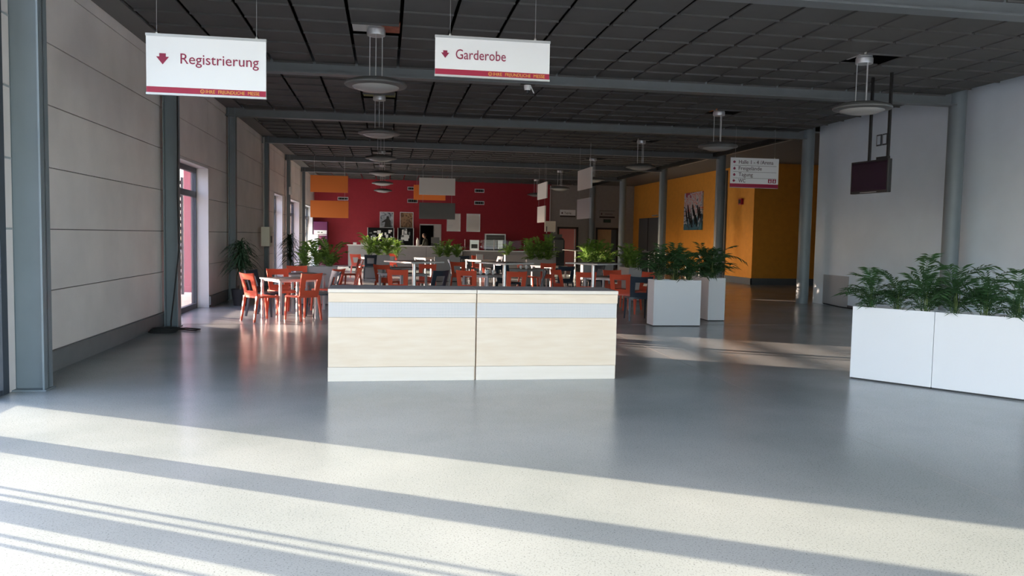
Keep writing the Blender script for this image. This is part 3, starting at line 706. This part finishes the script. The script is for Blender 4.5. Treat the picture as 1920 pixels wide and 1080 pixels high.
def chair(c, x, y, deg, label):
    """x, y: middle of the seat; deg: direction the sitter faces, 0 = +X, 90 = +Y"""
    o = protos[c] if c not in used else copy_tree(protos[c]); used[c] = 1
    o.location = (x, y, 0); o.rotation_euler = (0, 0, rad(deg-90))
    o['label'] = label; o['group'] = 'plastic chairs of the seating area'; o['category'] = 'chair'
# front-left table group
chair('o', -2.22, 14.88, 40, 'orange plastic chair at the front left table, leftmost and nearest')
chair('o', -1.52, 15.02, 130, 'orange plastic chair at the front left table, partly turned, right of its near leg')
chair('o', -2.02, 16.28, -62, 'orange plastic chair on the far side of the front left table')
chair('n', -1.22, 15.62, 205, 'dark blue plastic chair at the front left table, beside the counter end')
chair('n', -2.28, 15.75, -20, 'dark blue plastic chair behind the leftmost orange chair')
# second-left table
chair('o', -1.90, 17.85, -80, 'orange plastic chair behind the second left table, backed by the planter')
chair('o', -1.22, 16.95, 150, 'deep orange chair at the second left table, behind the counter end')
chair('o', -.85, 17.3, 190, 'orange chair right of the second left table')
chair('o', -1.0, 23.2, 200, 'dark-shaded orange chair left of the bar stools, behind the front left tables')
# centre-left group
chair('o', .30, 17.15, 80, 'orange chair seen from behind under the left tall table')
chair('o', .05, 19.75, 60, 'shaded orange chair left of the left tall table')
chair('o', 1.0, 19.9, -100, 'orange chair behind the left tall table post, right side')
chair('n', .95, 16.85, 130, 'dark blue chair turned left, right of the left tall table post')
chair('n', 2.25, 24.7, 0, 'black chair in side view beside the mid-hall planter')
chair('o', 2.15, 22.6, 60, 'narrow shaded orange chair between the mid-hall planter and the centre tables')
chair('o', 1.80, 17.1, 70, 'orange chair seen from behind, left of the centre tall table')
chair('n', -.56, 29.0, 95, 'black chair far back in front of the grey bar')
chair('o', -.95, 29.7, 60, 'red-looking chair far back, left of the black one by the bar')
chair('o', .15, 31.2, 250, 'shaded chair far back in front of the bright palms')
# centre group
chair('o', 2.72, 16.85, 95, 'orange chair with square opening, right of the centre tall table post')
chair('n', 3.2, 17.3, 170, 'dark chair in side view right of the centre orange chair')
chair('n', 3.1, 19.9, -60, 'black chair behind the centre tall table')
chair('o', 4.6, 22.55, 90, 'orange chair seen from behind, tallest in view between centre and right tall tables')
chair('o', 4.15, 22.9, 10, 'orange chair in side view left of the tallest-looking orange chair')
chair('n', 4.58, 20.25, 95, 'black chair seen from behind, left of the right tall table')
chair('o', 3.45, 29.7, -90, 'bright orange chair far back left of the steel cabinet')
chair('n', 2.95, 28.9, -70, 'black chair far back right of the mid-hall planter')
chair('n', 3.95, 29.2, 200, 'black chair far back in front of the steel cabinet')
# right group
chair('o', 4.35, 17.0, 80, 'orange chair seen from behind at the right tall table post')
chair('o', 4.15, 17.95, 20, 'shaded orange chair left of the right tall table post')
chair('n', 5.65, 21.4, 200, 'black chair behind the right tall table')
chair('o', 5.25, 17.6, -85, 'orange chair facing the viewer behind the counter right end')
chair('o', 5.55, 16.95, 200, 'red-looking chair behind the dark chair near the planter')
chair('o', 4.95, 16.1, 60, 'orange chair just right of the counter end')
chair('n', 4.98, 15.2, 85, 'dark blue chair seen from behind beside the white planter')

# ------------------------------------------------------------------ tables
def low_table(x, y, deg, label, s=.80):
    t = thing('square_table', label, 'table', (x, y, 0), rad(deg), 'low square tables'); h = s/2
    bevel(MB().box(-h, h, -h, h, .725, .752).build('tabletop', M['edge_white'], t), .003)
    MB().box(-h+.003, h-.003, -h+.003, h-.003, .752, .754).build('top_laminate', M['table_top'], t)
    MB().box(-h+.05, h-.05, -h+.05, h-.05, .695, .725).build('apron', M['alu'], t)
    for a in (-1, 1):
        for b in (-1, 1): MB().bar((a*(h-.04), b*(h-.04), 0), (a*(h-.04), b*(h-.04), .725), .042).build('leg', M['alu'], t)
def tall_table(x, y, deg, label, s=.82):
    t = thing('tall_table', label, 'table', (x, y, 0), rad(deg), 'tall pedestal tables'); h = s/2
    bevel(MB().box(-h, h, -h, h, 1.075, 1.102).build('tabletop', M['edge_white'], t), .003)
    MB().box(-h+.003, h-.003, -h+.003, h-.003, 1.102, 1.104).build('top_laminate', M['table_top'], t)
    put('column', smooth_sharp(MB().lathe([(.036, .02), (.036, 1.06)], 20).mesh('column', M['chrome'])), t)
    MB().box(-.2, .2, -.2, .2, 1.06, 1.075).build('mount_plate', M['alu'], t)
    put('foot', smooth_sharp(MB().lathe([(.26, 0), (.26, .012), (.05, .03)], 32).mesh('foot', M['chrome'])), t)
low_table(-1.79, 15.33, 34, 'low square table among the front left chairs')
low_table(-1.78, 17.12, 34, 'low square table behind the front left one')
low_table(.38, 17.75, 40, 'low square table under the left tall table')
low_table(2.25, 17.7, 40, 'low square table in the centre with white cups')
low_table(4.9, 17.1, 40, 'low square table behind the counter right end')
low_table(.45, 20.9, 40, 'low square table behind the left tall table')
low_table(3.7, 21.0, 40, 'low square table behind the centre tall table')
low_table(4.9, 23.6, 40, 'low square table in front of the dense palms')
low_table(3.4, 28.6, 40, 'low square table far back left of the steel cabinet')
low_table(-.45, 30.0, 40, 'low square table far back by the bar')
low_table(1.6, 30.2, 30, 'low square table far back with chrome chairs')
tall_table(.54, 15.35, 38, 'tall pedestal table, left of the three')
tall_table(2.30, 15.35, 38, 'tall pedestal table, middle of the three')
tall_table(4.20, 15.75, 38, 'tall pedestal table, right of the three')
tall_table(8.0, 33.0, 20, 'tall pedestal table in front of the salmon door')
# small things on the low tables
for i, (x, y, z) in enumerate(((2.10, 17.6, .754), (2.22, 17.52, .754), (2.38, 17.62, .754), (2.30, 17.9, .754), (3.72, 20.9, .754), (3.6, 21.05, .754))):
    t = thing('cup', 'small white cup on the %s, %s' % (('central low table', ['leftmost', 'second', 'third', 'farthest'][i]) if i < 4 else ('low table behind the centre tall table', ['nearer', 'farther'][i-4])), 'cup', (x, y, z), 0, 'white cups')
    put('body', smooth_sharp(MB().lathe([(.025, 0), (.033, .09), (.030, .09), (.023, .008), (.001, .008)], 16).mesh('body', M['sign_white'])), t)
    MB().tube([(.031, 0, .07), (.052, 0, .06), (.052, 0, .035), (.029, 0, .025)], .005, 6).build('handle', M['sign_white'], t)
t = thing('menu_card', 'white folded menu card on the far centre table', 'card', (3.35, 28.45, .754)); MB().hexa([(-.12, -.05, 0), (.12, -.05, 0), (.12, -.046, 0), (-.12, -.046, 0)], [(-.12, 0, .2), (.12, 0, .2), (.12, .004, .2), (-.12, .004, .2)]).build('front_leaf', M['paper'], t); MB().hexa([(-.12, .05, 0), (.12, .05, 0), (.12, .054, 0), (-.12, .054, 0)], [(-.12, 0, .2), (.12, 0, .2), (.12, .004, .2), (-.12, .004, .2)]).build('rear_leaf', M['paper'], t)

# ------------------------------------------------------------------ television
t = thing('television', 'black wall-facing television hung from two black rods on the right', 'television', (8.245, 12.63, 2.44), math.atan2(12.19-13.06, 8.30-8.19))
W, H = .90, .56
z0 = .03
bevel(MB().box(-W/2, W/2, -.03, .05, z0, z0+H).build('housing', M['black'], t), .008)
MB().box(-W/2+.03, W/2-.03, -.034, -.03, z0+.045, z0+H-.03).build('screen', M['screen'], t)
MB().box(-.2, .2, -.033, -.03, z0+.012, z0+.022).build('logo_strip', M['alu'], t)
MB().box(-.15, .35, .05, .09, z0+.15, z0+.5).build('mount', M['black'], t)
for x in (-.12, .32): MB().box(x-.022, x+.022, .05, .085, z0+.3, ZC-2.44+.1).build('rod', M['black'], t)
MB().box(.1, .36, .02, .08, z0+H, z0+H+.05).build('bracket', M['black'], t)
t = thing('wall_socket', 'small pair of dark-framed boxes on the wall above the television', 'socket', (XR, 16.9, 4.0))
for dy in (-.11, .11):
    f = MB().box(-.02, 0, dy-.09, dy+.09, -.13, .13).build('frame', M['frame_dark'], t); MB().box(-.024, -.02, dy-.06, dy+.06, -.10, .10).build('cover', M['wall_white'], f)
t = thing('wall_outlet', 'small white power outlet low on the right wall', 'socket', (XR, 17.4, .35)); MB().box(-.012, 0, -.05, .05, -.06, .06).build('plate', M['sign_white'], t); MB().box(-.014, -.012, -.025, .025, -.03, .03).build('insert', M['panel_grey'], t)

# ------------------------------------------------------------------ hanging acoustic panels
def apanel(x0, y0, x1, y1, z0, z1, mt, label):
    t = thing('acoustic_panel', label, 'panel', ((x0+x1)/2, (y0+y1)/2, z0), math.atan2(y1-y0, x1-x0), 'hanging acoustic panels'); L = math.hypot(x1-x0, y1-y0)/2
    bevel(MB().box(-L, L, -.025, .025, 0, z1-z0).build('board', M[mt], t), .004)
    for s in (-.8, .8): MB().tube([(s*L, 0, z1-z0), (s*L, 0, ZC-.035-z0)], .003, 5).build('wire', M['alu'], t)
apanel(-2.75, 30, -1.40, 30, 3.115, 3.73, 'panel_orange', 'orange hanging panel at the left of the red wall, upper')
apanel(-2.75, 30.02, -1.38, 30.02, 2.185, 2.81, 'panel_orange', 'orange hanging panel at the left of the red wall, lower')
apanel(1.21, 30, 2.56, 30, 3.12, 3.755, 'panel_white', 'off-white hanging panel overlapping an orange one')
apanel(1.145, 34, 2.49, 34, 3.10, 3.73, 'panel_orange', 'orange hanging panel half hidden behind the off-white one')
apanel(1.22, 30.02, 2.57, 30.02, 2.22, 2.83, 'panel_grey', 'dark grey hanging panel above the kitchen doorway')
apanel(6, 24.6, 6, 22.95, 3.10, 3.72, 'panel_white', 'pale hanging panel turned edgeways near the taupe wall, upper')
apanel(6, 24.6, 6, 23.0, 2.2, 2.82, 'panel_mid', 'grey hanging panel turned edgeways near the taupe wall, lower')
apanel(6, 31.35, 6, 29.55, 3.10, 3.72, 'panel_white', 'white hanging panel turned edgeways at the red wall edge, upper')
apanel(6, 31.3, 6, 29.8, 2.19, 2.82, 'panel_white', 'white hanging panel turned edgeways at the red wall edge, lower')

# ------------------------------------------------------------------ red wall fittings
def vent(x0, x1, z0, z1, label):
    t = thing('air_vent', label, 'vent', ((x0+x1)/2, YB, z0), 0, 'air vents on the red wall'); W, H = x1-x0, z1-z0
    MB().box(-W/2, W/2, -.03, 0, 0, .03).box(-W/2, W/2, -.03, 0, H-.03, H).box(-W/2, -W/2+.03, -.03, 0, .03, H-.03).box(W/2-.03, W/2, -.03, 0, .03, H-.03).build('frame', M['alu'], t)
    MB().box(-W/2+.03, W/2-.03, -.008, 0, .03, H-.03).build('duct', M['void'], t)
    for k in range(4): MB().box(-W/2+.03+(W-.06)*(k+.42)/4, -W/2+.03+(W-.06)*(k+.58)/4, -.02, -.008, .03, H-.03).build('slat', M['panel_grey'], t)
for a in ((-2.48, -1.94, 3.33, 3.5, 'air vent between the two orange panels'), (1.09, 1.6, 3.94, 4.12, 'air vent left of the off-white panel, upper'), (1.09, 1.62, 3.29, 3.49, 'air vent left of the off-white panel, lower'),
          (4.62, 5.13, 3.92, 4.11, 'air vent on the right of the red wall, upper'), (4.61, 5.14, 3.28, 3.47, 'air vent on the right of the red wall, lower')): vent(*a)
def framed(x0, x1, z0, z1, mt, label, name='poster_frame', cat='poster', y=YB):
    t = thing(name, label, cat, ((x0+x1)/2, y, z0)); W, H = x1-x0, z1-z0
    MB().box(-W/2, W/2, -.03, 0, 0, .035).box(-W/2, W/2, -.03, 0, H-.035, H).box(-W/2, -W/2+.035, -.03, 0, .035, H-.035).box(W/2-.035, W/2, -.03, 0, .035, H-.035).build('frame', M['alu'], t)
    MB().box(-W/2+.035, W/2-.035, -.015, 0, .035, H-.035).build('sheet', M[mt], t); return t
t = framed(-.33, .39, 1.95, 2.79, 'posterA', 'framed blue-grey poster with a dark figure on the red wall')
MB().prism([(-.12, -.02, .04), (.2, -.02, .04), (.2, -.02, .38), (.12, -.02, .48), (.12, -.02, .6), (0, -.02, .62), (-.02, -.02, .48), (-.25, -.02, .32), (-.24, -.02, .27), (-.08, -.02, .32)], (0, .004, 0)).build('figure', M['black'], t)
framed(.71, 1.41, 1.95, 2.8, 'posterB', 'framed brown poster on the red wall')
t = framed(3.17, 3.89, 1.84, 2.78, 'panel_white', 'blank framed grey board partly behind the dark grey panel'); MB().box(-.28, -.05, -.018, -.015, .28, .32).box(-.28, -.1, -.018, -.015, .18, .22).build('print', M['paper'], t)
framed(4.21, 4.94, 1.84, 2.79, 'panel_white', 'blank framed grey board right of the kitchen doorway')
def board(x0, x1, z0, z1, y, label, seed):
    t = thing('notice_board', label, 'notice board', ((x0+x1)/2, y, 0), 0, 'black notice boards behind the bar'); W = x1-x0; r = random.Random(seed)
    MB().box(-W/2, W/2, 0, .5, 0, z1).build('body', M['board_black'], t)
    MB().box(-W/2-.03, -W/2, -.02, .5, 0, z1).build('edge_strip', M['alu'], t); MB().box(W/2, W/2+.03, -.02, .5, 0, z1).build('edge_strip', M['alu'], t)
    for k in range(16):
        w_, h_ = r.uniform(.06, .22), r.uniform(.06, .2); x = r.uniform(-W/2+.02, W/2-w_-.02); z = r.uniform(z0+.1, z1-h_-.04)
        MB().box(x, x+w_, -.006-.001*k, 0, z, z+h_).build('paper', M['paper'] if r.random() < .75 else M['panel_grey'], t)
board(-.91, .38, 1.05, 1.95, 41.2, 'wide black board covered with papers behind the bar, left', 1)
board(.62, 1.38, 1.05, 1.96, 41.2, 'narrow black board covered with papers behind the bar, right', 2)
t = thing('steel_cabinet', 'grey stainless roll-front cabinet against the red wall', 'cabinet', (5.72, 41.6, 0))
MB().box(-.55, .55, 0, .38, 0, 1.75).build('body', M['alu'], t); MB().box(-.49, .49, -.012, 0, .8, 1.69).build('shutter', M['panel_grey'], t)
for k in range(6): MB().box(-.49, .49, -.018, -.012, .85+.14*k, .858+.14*k).build('slat', M['panel_mid'], t)
t = thing('vending_machine', 'purple drinks machine with a white label band by the left corner', 'machine', (-3.25, 41.0, 0))
bevel(MB().box(-.36, .33, 0, .7, 0, 2.2).build('body', M['purple'], t), .02); MB().box(-.33, .3, -.012, 0, 1.57, 1.76).build('label_band', M['paper'], t); MB().box(-.33, .3, -.01, 0, 1.5, 1.53).build('trim_line', M['paper'], t); MB().box(-.33, .3, -.015, 0, .3, .6).build('tray', M['black'], t)
MB().box(-.16, -.04, -.0135, -.012, 1.63, 1.69).build('faded_print', M['panel_grey'], t); MB().box(.0, .1, -.0135, -.012, 1.62, 1.68).build('faded_print', M['panel_grey'], t)
t = thing('white_cupboard', 'pale narrow cupboard left of the purple machine', 'cupboard', (-3.62, 40.2, 0)); MB().box(-.05, .32, 0, .5, 0, 1.55).build('body', M['panel_white'], t); MB().box(-.03, .3, -.012, 0, .1, 1.5).build('door', M['panel_white'], t)
o = MB().tube([(-3.35, 36.0, 2.35), (-3.42, 36.0, 1.9), (-3.56, 36.0, 1.3), (-3.57, 36, 0)], .025, 6).build('pole', M['paper']); tag(o, 'slanting pale pole leaning by the last left column', 'pole')
# bar
t = thing('bar_counter', 'long grey bar counter in front of the red wall', 'bar', (0, 38.0, 0))
MB().box(-1.75, 3.6, 0, .06, .08, 1.06).build('front', M['bar'], t); MB().box(-1.75, 3.6, .06, .7, .08, 1.06).build('body', M['bar'], t)
MB().box(-1.8, 3.65, -.06, .75, 1.06, 1.10).build('worktop', M['alu'], t); MB().box(-1.72, 3.57, .04, .66, 0, .08).build('plinth', M['black'], t)
for x in (-.83, .4, 1.9): MB().box(x-.006, x+.006, -.004, 0, .08, 1.06).build('seam', M['dark_gap'], t)
t = thing('serving_counter', 'low serving counter with glass screen right of the bar', 'counter', (0, 38.3, 0))
MB().box(3.7, 8.3, 0, .8, 0, .88).build('body', M['bar'], t); MB().box(3.68, 8.32, -.03, .83, .88, .92).build('worktop', M['alu'], t)
MB().box(3.75, 8.25, .02, .028, 1.0, 1.42).build('pane', M['glass'], t)
for x in (3.78, 5.2, 6.7, 8.2): MB().tube([(x, .024, .92), (x, .024, 1.45)], .015, 8).build('post', M['chrome'], t)
MB().box(3.75, 8.25, -.05, .3, 1.42, 1.44).build('shelf', M['glass'], t)
t = thing('napkin_dispenser', 'steel panel standing on the serving counter left of the cabinet', 'dispenser', (4.25, 38.35, .92)); MB().box(-.22, .22, 0, .25, 0, .5).build('body', M['chrome'], t); MB().box(-.15, .15, -.01, 0, .1, .3).build('slot', M['panel_grey'], t)
for i, (x, h, mt, lb) in enumerate(((-1.45, .1, 'paper', 'small white box on the left end of the bar'), (-1.1, .1, 'paper', 'second white box on the left end of the bar'), (-.95, .14, 'sign_white', 'bright white canister on the bar left end'))):
    t = thing('bar_box', lb, 'box', (x, 38.2, 1.10)); MB().box(-.08, .08, -.06, .06, 0, h).build('body', M[mt], t); MB().box(-.085, .085, -.065, .065, h, h+.02).build('lid', M['panel_grey'], t)
t = thing('bar_bottle', 'pale cylinder bottle on the bar left of the person', 'bottle', (1.5, 38.4, 1.10)); put('body', smooth_sharp(MB().lathe([(.07, 0), (.07, .26), (.04, .3), (.03, .36)], 16).mesh('body', M['panel_white'])), t); MB().lathe([(.032, .36), (.032, .4)], 12).build('cap', M['sign_red'], t)
t = thing('cash_register', 'dark till screen on the bar before the doorway', 'till', (2.35, 38.3, 1.10)); MB().box(-.2, .2, 0, .3, 0, .1).build('base', M['black'], t); MB().hexa([(-.2, .05, .12), (.2, .05, .12), (.2, .08, .12), (-.2, .08, .12)], [(-.2, .12, .42), (.2, .12, .42), (.2, .15, .42), (-.2, .15, .42)]).build('display', M['panel_grey'], t)
# machine at the end of the red wall
t = thing('coffee_machine', 'dark tall machine with rounded top by the taupe wall', 'machine', (8.55, 39.4, 0))
b = MB(); prof = [(-.45, 0), (.42, 0), (.42, 1.45), (.36, 1.57), (.25, 1.62), (-.45, 1.62)]
b.prism([(x, 0, z) for x, z in prof], (0, .6, 0)); b.build('body', M['black'], t); MB().box(-.42, .36, -.012, 0, .9, 1.5).build('front_panel', M['panel_grey'], t); MB().box(-.5, .3, .1, .6, 1.62, 1.78).build('hood', M['panel_grey'], t)
t = thing('white_box', 'cream box on a bracket at the right end of the red wall', 'box', (8.2, 39.4, 1.82)); MB().box(-.22, .28, 0, .4, .08, .62).build('body', M['cream_box'], t); MB().box(-.18, -.14, .05, .1, 0, .08).box(.18, .22, .05, .1, 0, .08).build('feet', M['alu'], t); MB().box(-.20, -.16, -.012, 0, .1, .35).build('handle', M['black'], t)
o = MB().tube([(8.72, 41.97, 2.3), (8.72, 41.97, 4.4)], .035, 8).build('wall_pipe', M['edge_white']); tag(o, 'pale vertical pipe at the edge between red and taupe wall', 'pipe')
# signs above the end-wall doors
for i, (x0, wd, lb) in enumerate(((9.26, 'Tagung', 'small white direction sign above the salmon door'), (11.46, 'Freigel\u00e4nde', 'small direction sign above the wood-coloured door'))):
    t = thing('door_sign', lb, 'sign', (x0, YB-.01, 2.735), 0, 'door signs'); MB().box(0, .86, -.02, .01, 0, .39).build('board', M['sign_white' if i == 0 else 'greywall'], t); MB().box(0, .86, -.024, -.02, 0, .08).build('red_band', M['doorframe'], t)
    arrow(t, .12, .22, .11, 'up', M['sign_dark']).location = (0, -.01, 0); text_mesh('lettering', wd, .13, M['sign_dark'], t, (.24, -.025, .18), RT, width=.38) if i == 0 else MB().box(.3, .74, -.024, -.02, .19, .22).build('faded_print', M['sign_dark'], t)
    if i: MB().box(0, .86, -.024, -.02, .37, .39).build('top_line', M['doorframe'], t)
t = thing('exit_sign', 'dark unlit exit sign above the wood-coloured door', 'sign', (11.9, YB, 2.48)); MB().box(-.2, .2, -.05, 0, 0, .18).build('housing', M['black'], t); MB().box(-.17, .17, -.054, -.05, .02, .16).build('face', mat('dark_green_face', (.03, .07, .05), .5), t)

# ------------------------------------------------------------------ passage: painting, railing
t = thing('abstract_painting', 'large abstract graffiti-style canvas on the orange-yellow wall', 'painting', (13.375, 33.36, 2.06))
MB().box(-.04, .022, -1.03, 1.03, 0, 1.65).build('canvas', M['art'], t)
sw = MB(); r = random.Random(9)
for k in range(9):
    y = .75-1.5*k/8; z = .62+.25*math.sin(k*1.9)
    sw.tube([(-.048, y, z+.25), (-.048, y-.10, z), (-.048, y-.16, z-.22-.12*(k % 2)), (-.048, y-.22, z-.05)], [.02, .045, .04, .015], 5)
sw.build('brush_strokes', M['black'], t)
t = thing('railing', 'stainless steel railing in front of the orange-yellow wall', 'railing', (12.6, 0, 0))
for y in (40.06, 38.72, 36.9, 36.1, 34.6, 33.4, 32.06, 30.6): MB().tube([(0, y, 0), (0, y, 1.0)], .03, 10).build('post', M['chrome'], t)
for a, b in ((38.72, 41.2), (36.1, 37.9), (29.6, 34.6)):
    MB().tube([(0, a, 1.0), (0, b, 1.0)], .028, 8).build('handrail', M['chrome'], t)
    MB().tube([(0, a, .55), (0, b, .55)], .012, 6).build('bar', M['chrome'], t)
t = thing('wall_lamp', 'small red box high on the orange-yellow wall below the directory sign', 'box', (13.4, 28.6, 3.0)); MB().box(-.1, 0, -.12, .12, 0, .22).build('body', M['sign_red'], t); MB().box(-.11, -.1, -.09, .09, .04, .18).build('face', M['doorframe'], t)

# ------------------------------------------------------------------ left wall fittings
t = thing('wall_cabinet', 'cream electrical cabinet on the fourth left column', 'cabinet', (-3.44, 23.9, 1.2)); bevel(MB().box(-.1, .14, -.3, .3, 0, .56).build('body', M['cream_box'], t), .01); MB().box(-.08, .12, -.306, -.3, .02, .54).build('door', M['cream_box'], t); MB().box(.14, .146, -.1, .2, .1, .3).build('label_plate', M['black'], t)
MB().tube([(-.02, -.28, .56), (-.02, -.28, 3.1)], .018, 6).build('conduit', M['edge_white'], t)
t = thing('switch_box', 'small white box with conduit on the fifth left column', 'switch', (-3.5, 30.17, 3.0)); MB().box(-.02, .08, -.1, .1, 0, .28).build('body', M['paper'], t); MB().tube([(.04, 0, .28), (.04, 0, 1.2)], .02, 6).build('conduit', M['paper'], t)
cb = MB()
pts = [(-3.385, 13.80, 4.2), (-3.38, 13.79, 3.2), (-3.39, 13.78, 2.2), (-3.37, 13.78, 1.3), (-3.44, 13.70, .5), (-3.46, 13.6, .12), (-3.42, 13.45, .03), (-3.2, 13.3, .02), (-2.98, 13.2, .02), (-2.95, 13.35, .02), (-3.2, 13.5, .02), (-3.5, 13.3, .02)]
cb.tube(pts, .012, 6)
for k in range(4): cb.tube([(-3.45+.2*math.cos(a*PI/8)+.02*k, 13.05+.15*math.sin(a*PI/8), .015+.018*k) for a in range(17)], .011, 6)
tag(cb.build('black_cable', M['rubber']), 'black cable hanging down the second left column with a coil on the floor', 'cable')
tag(MB().tube([(XR-.05, 19.0, .03), (XR-.1, 18.2, .015), (XR-.06, 17.2, .015), (XR-.12, 16.0, .015)], .015, 6).build('floor_cable', M['rubber']), 'dark cable along the foot of the right wall', 'cable')

# ------------------------------------------------------------------ person behind the bar
def person(loc, rz):
    t = thing('person', 'person in an olive-grey top standing behind the bar, turned left', 'person', loc, rz)
    J = {'pel': (0, 0, .92, .145, .105), 'wst': (0, .0, 1.08, .14, .10), 'chs': (0, .03, 1.28, .165, .11), 'nb': (0, .06, 1.42, .075, .07), 'nk': (0, .09, 1.48, .055, .055),
         'lh': (-.1, 0, .86, .095, .095), 'lk': (-.11, .02, .48, .065, .065), 'la': (-.11, -.02, .08, .045, .045), 'lt': (-.12, .14, .03, .04, .03),
         'rh': (.1, 0, .86, .095, .095), 'rk': (.11, .02, .48, .065, .065), 'ra': (.11, -.02, .08, .045, .045), 'rtt': (.12, .14, .03, .04, .03),
         'ls': (-.19, .04, 1.38, .065, .065), 'le': (-.25, .08, 1.12, .047, .047), 'lw': (-.2, .30, 1.10, .034, .03),
         'rs': (.19, .04, 1.38, .065, .065), 're': (.25, .08, 1.12, .047, .047), 'rw': (.2, .30, 1.10, .034, .03)}
    E_ = [('pel', 'wst'), ('wst', 'chs'), ('chs', 'nb'), ('nb', 'nk'), ('pel', 'lh'), ('lh', 'lk'), ('lk', 'la'), ('la', 'lt'), ('pel', 'rh'), ('rh', 'rk'), ('rk', 'ra'), ('ra', 'rtt'), ('chs', 'ls'), ('ls', 'le'), ('le', 'lw'), ('chs', 'rs'), ('rs', 're'), ('re', 'rw')]
    # five fingers per hand as short chains off the wrist
    for s, wv in (('l', (-.2, .30, 1.10)), ('r', (.2, .30, 1.10))):
        J[s+'p'] = (wv[0], wv[1]+.07, wv[2]-.01, .036, .018); E_.append((s+'w', s+'p'))
        for f in range(4):
            fx = wv[0]+(-.03+.02*f); L = (.055, .065, .06, .048)[f]
            J[s+'f%d' % f] = (fx, wv[1]+.10+L*.5, wv[2]-.012, .009, .009); J[s+'g%d' % f] = (fx, wv[1]+.10+L, wv[2]-.035, .008, .008)
            E_ += [(s+'p', s+'f%d' % f), (s+'f%d' % f, s+'g%d' % f)]
        sg = 1 if s == 'l' else -1
        J[s+'t'] = (wv[0]+sg*.05, wv[1]+.06, wv[2]-.015, .010, .010); J[s+'u'] = (wv[0]+sg*.06, wv[1]+.10, wv[2]-.025, .008, .008); E_ += [(s+'w', s+'t'), (s+'t', s+'u')]
    ks = list(J); me = bpy.data.meshes.new('body'); me.from_pydata([J[k][:3] for k in ks], [(ks.index(a), ks.index(b)) for a, b in E_], [])
    o = put('body', me, t); md = o.modifiers.new('skin', 'SKIN'); md.use_smooth_shade = True
    for i, k in enumerate(ks): me.skin_vertices[0].data[i].radius = J[k][3:5]
    me.skin_vertices[0].data[0].use_root = True
    o.modifiers.new('sub', 'SUBSURF').levels = 1; o.modifiers['sub'].render_levels = 1
    bpy.context.view_layer.update()
    em = bpy.data.meshes.new_from_object(o.evaluated_get(bpy.context.evaluated_depsgraph_get())); o.modifiers.clear(); o.data = em
    for k in ('cloth', 'trouser', 'skin', 'black'): em.materials.append(M[k])
    for p in em.polygons:
        c = p.center; p.material_index = 3 if c.z < .08 else 1 if (c.z < .93 and c.y < .2) else 2 if (c.y > .24 and c.z > .9) or c.z > 1.45 else 0
    # head
    hb = MB(); pr = []
    for i in range(13):
        a = PI*i/12; pr.append((max(.002, .078*math.sin(a)**.8), -.115*math.cos(a)))
    hb.lathe(pr, 20)
    for i, v in enumerate(hb.v):
        x, y, z = v; jaw = .82 if z < -.03 else 1
        hb.v[i] = (x*jaw, y*1.22+(.008 if z < -.04 and y > 0 else 0), z)
    h = put('head', smooth_sharp(hb.mesh('head', M['skin']), 180), t, (0, .115, 1.585)); h.rotation_euler = (rad(-12), 0, 0)
    MB().hexa([(-.014, .088, -.03), (.014, .088, -.03), (.01, .118, -.026), (-.01, .118, -.026)], [(-.006, .09, .02), (.006, .09, .02), (.004, .098, .02), (-.004, .098, .02)]).build('nose', M['skin'], h)
    MB().box(-.024, .024, .083, .092, -.062, -.054).build('mouth', M['sign_letter'], h)
    for s in (-1, 1):
        MB().lathe([(.001, -.011), (.011, 0), (.001, .011)], 10, (s*.03, .085, .008)).build('eye', M['black'], h)
        MB().lathe([(.002, -.03), (.014, -.01), (.016, .015), (.002, .03)], 8, (s*.08, -.005, 0)).build('ear', M['skin'], h)
    hr = MB(); pr = [(max(.002, .088*math.sin(PI*i/10)), -.122*math.cos(PI*i/10)) for i in range(11)]; hr.lathe(pr, 20)
    hr.v = [(x, y*1.18-.022 if y < .02 else min(y, .06)-.02, max(z, -.05 if y < .01 else .045)) for x, y, z in hr.v]
    put('hair', smooth_sharp(hr.mesh('hair', M['hair']), 180), h)
person((1.98, 39.6, 0), rad(65))

# ------------------------------------------------------------------ outside the left windows
tag(MB().box(-5.4, -5.1, 22.6, 22.95, -.06, 3.6).box(-5.45, -5.05, 22.55, 23.0, -.06, .1).build('outdoor_post', M['pink']), 'pinkish red steel post outside the left glass door', 'post')
t = thing('slatted_fence', 'dark slatted fence outside the left glass door', 'fence', (-5.3, 14.4, -.06))
for z in range(17): MB().box(0, .03, 0, 7.4, .15+.17*z, .235+.17*z).build('slat', M['fence'], t)
for y in (0, 1.85, 3.7, 5.55, 7.34): MB().box(.03, .09, y, y+.06, 0, 3.05).build('post', M['fence'], t)
t = thing('sun_block_beam', 'added sun-blocking beam on posts outside the last left windows', 'canopy', (-5.4, 30.8, -.06))  # unseen beam, added to keep high sun out of the last windows
MB().box(-.05, .05, 0, 11.4, 2.5, 3.4).build('beam', M['frame_white'], t)
for y in (.1, 5.3, 11.2): MB().box(-.05, .05, y, y+.1, 0, 2.5).build('post', M['frame_white'], t)
tag(MB().box(-5.8, -5.4, 29.5, 30.5, -.06, 3.6).box(-5.85, -5.35, 29.45, 30.55, -.06, .1).build('outdoor_post', M['pink']), 'added broad red pier shading half of the second left window', 'post')  # unseen pier, added to block sun from half of this window
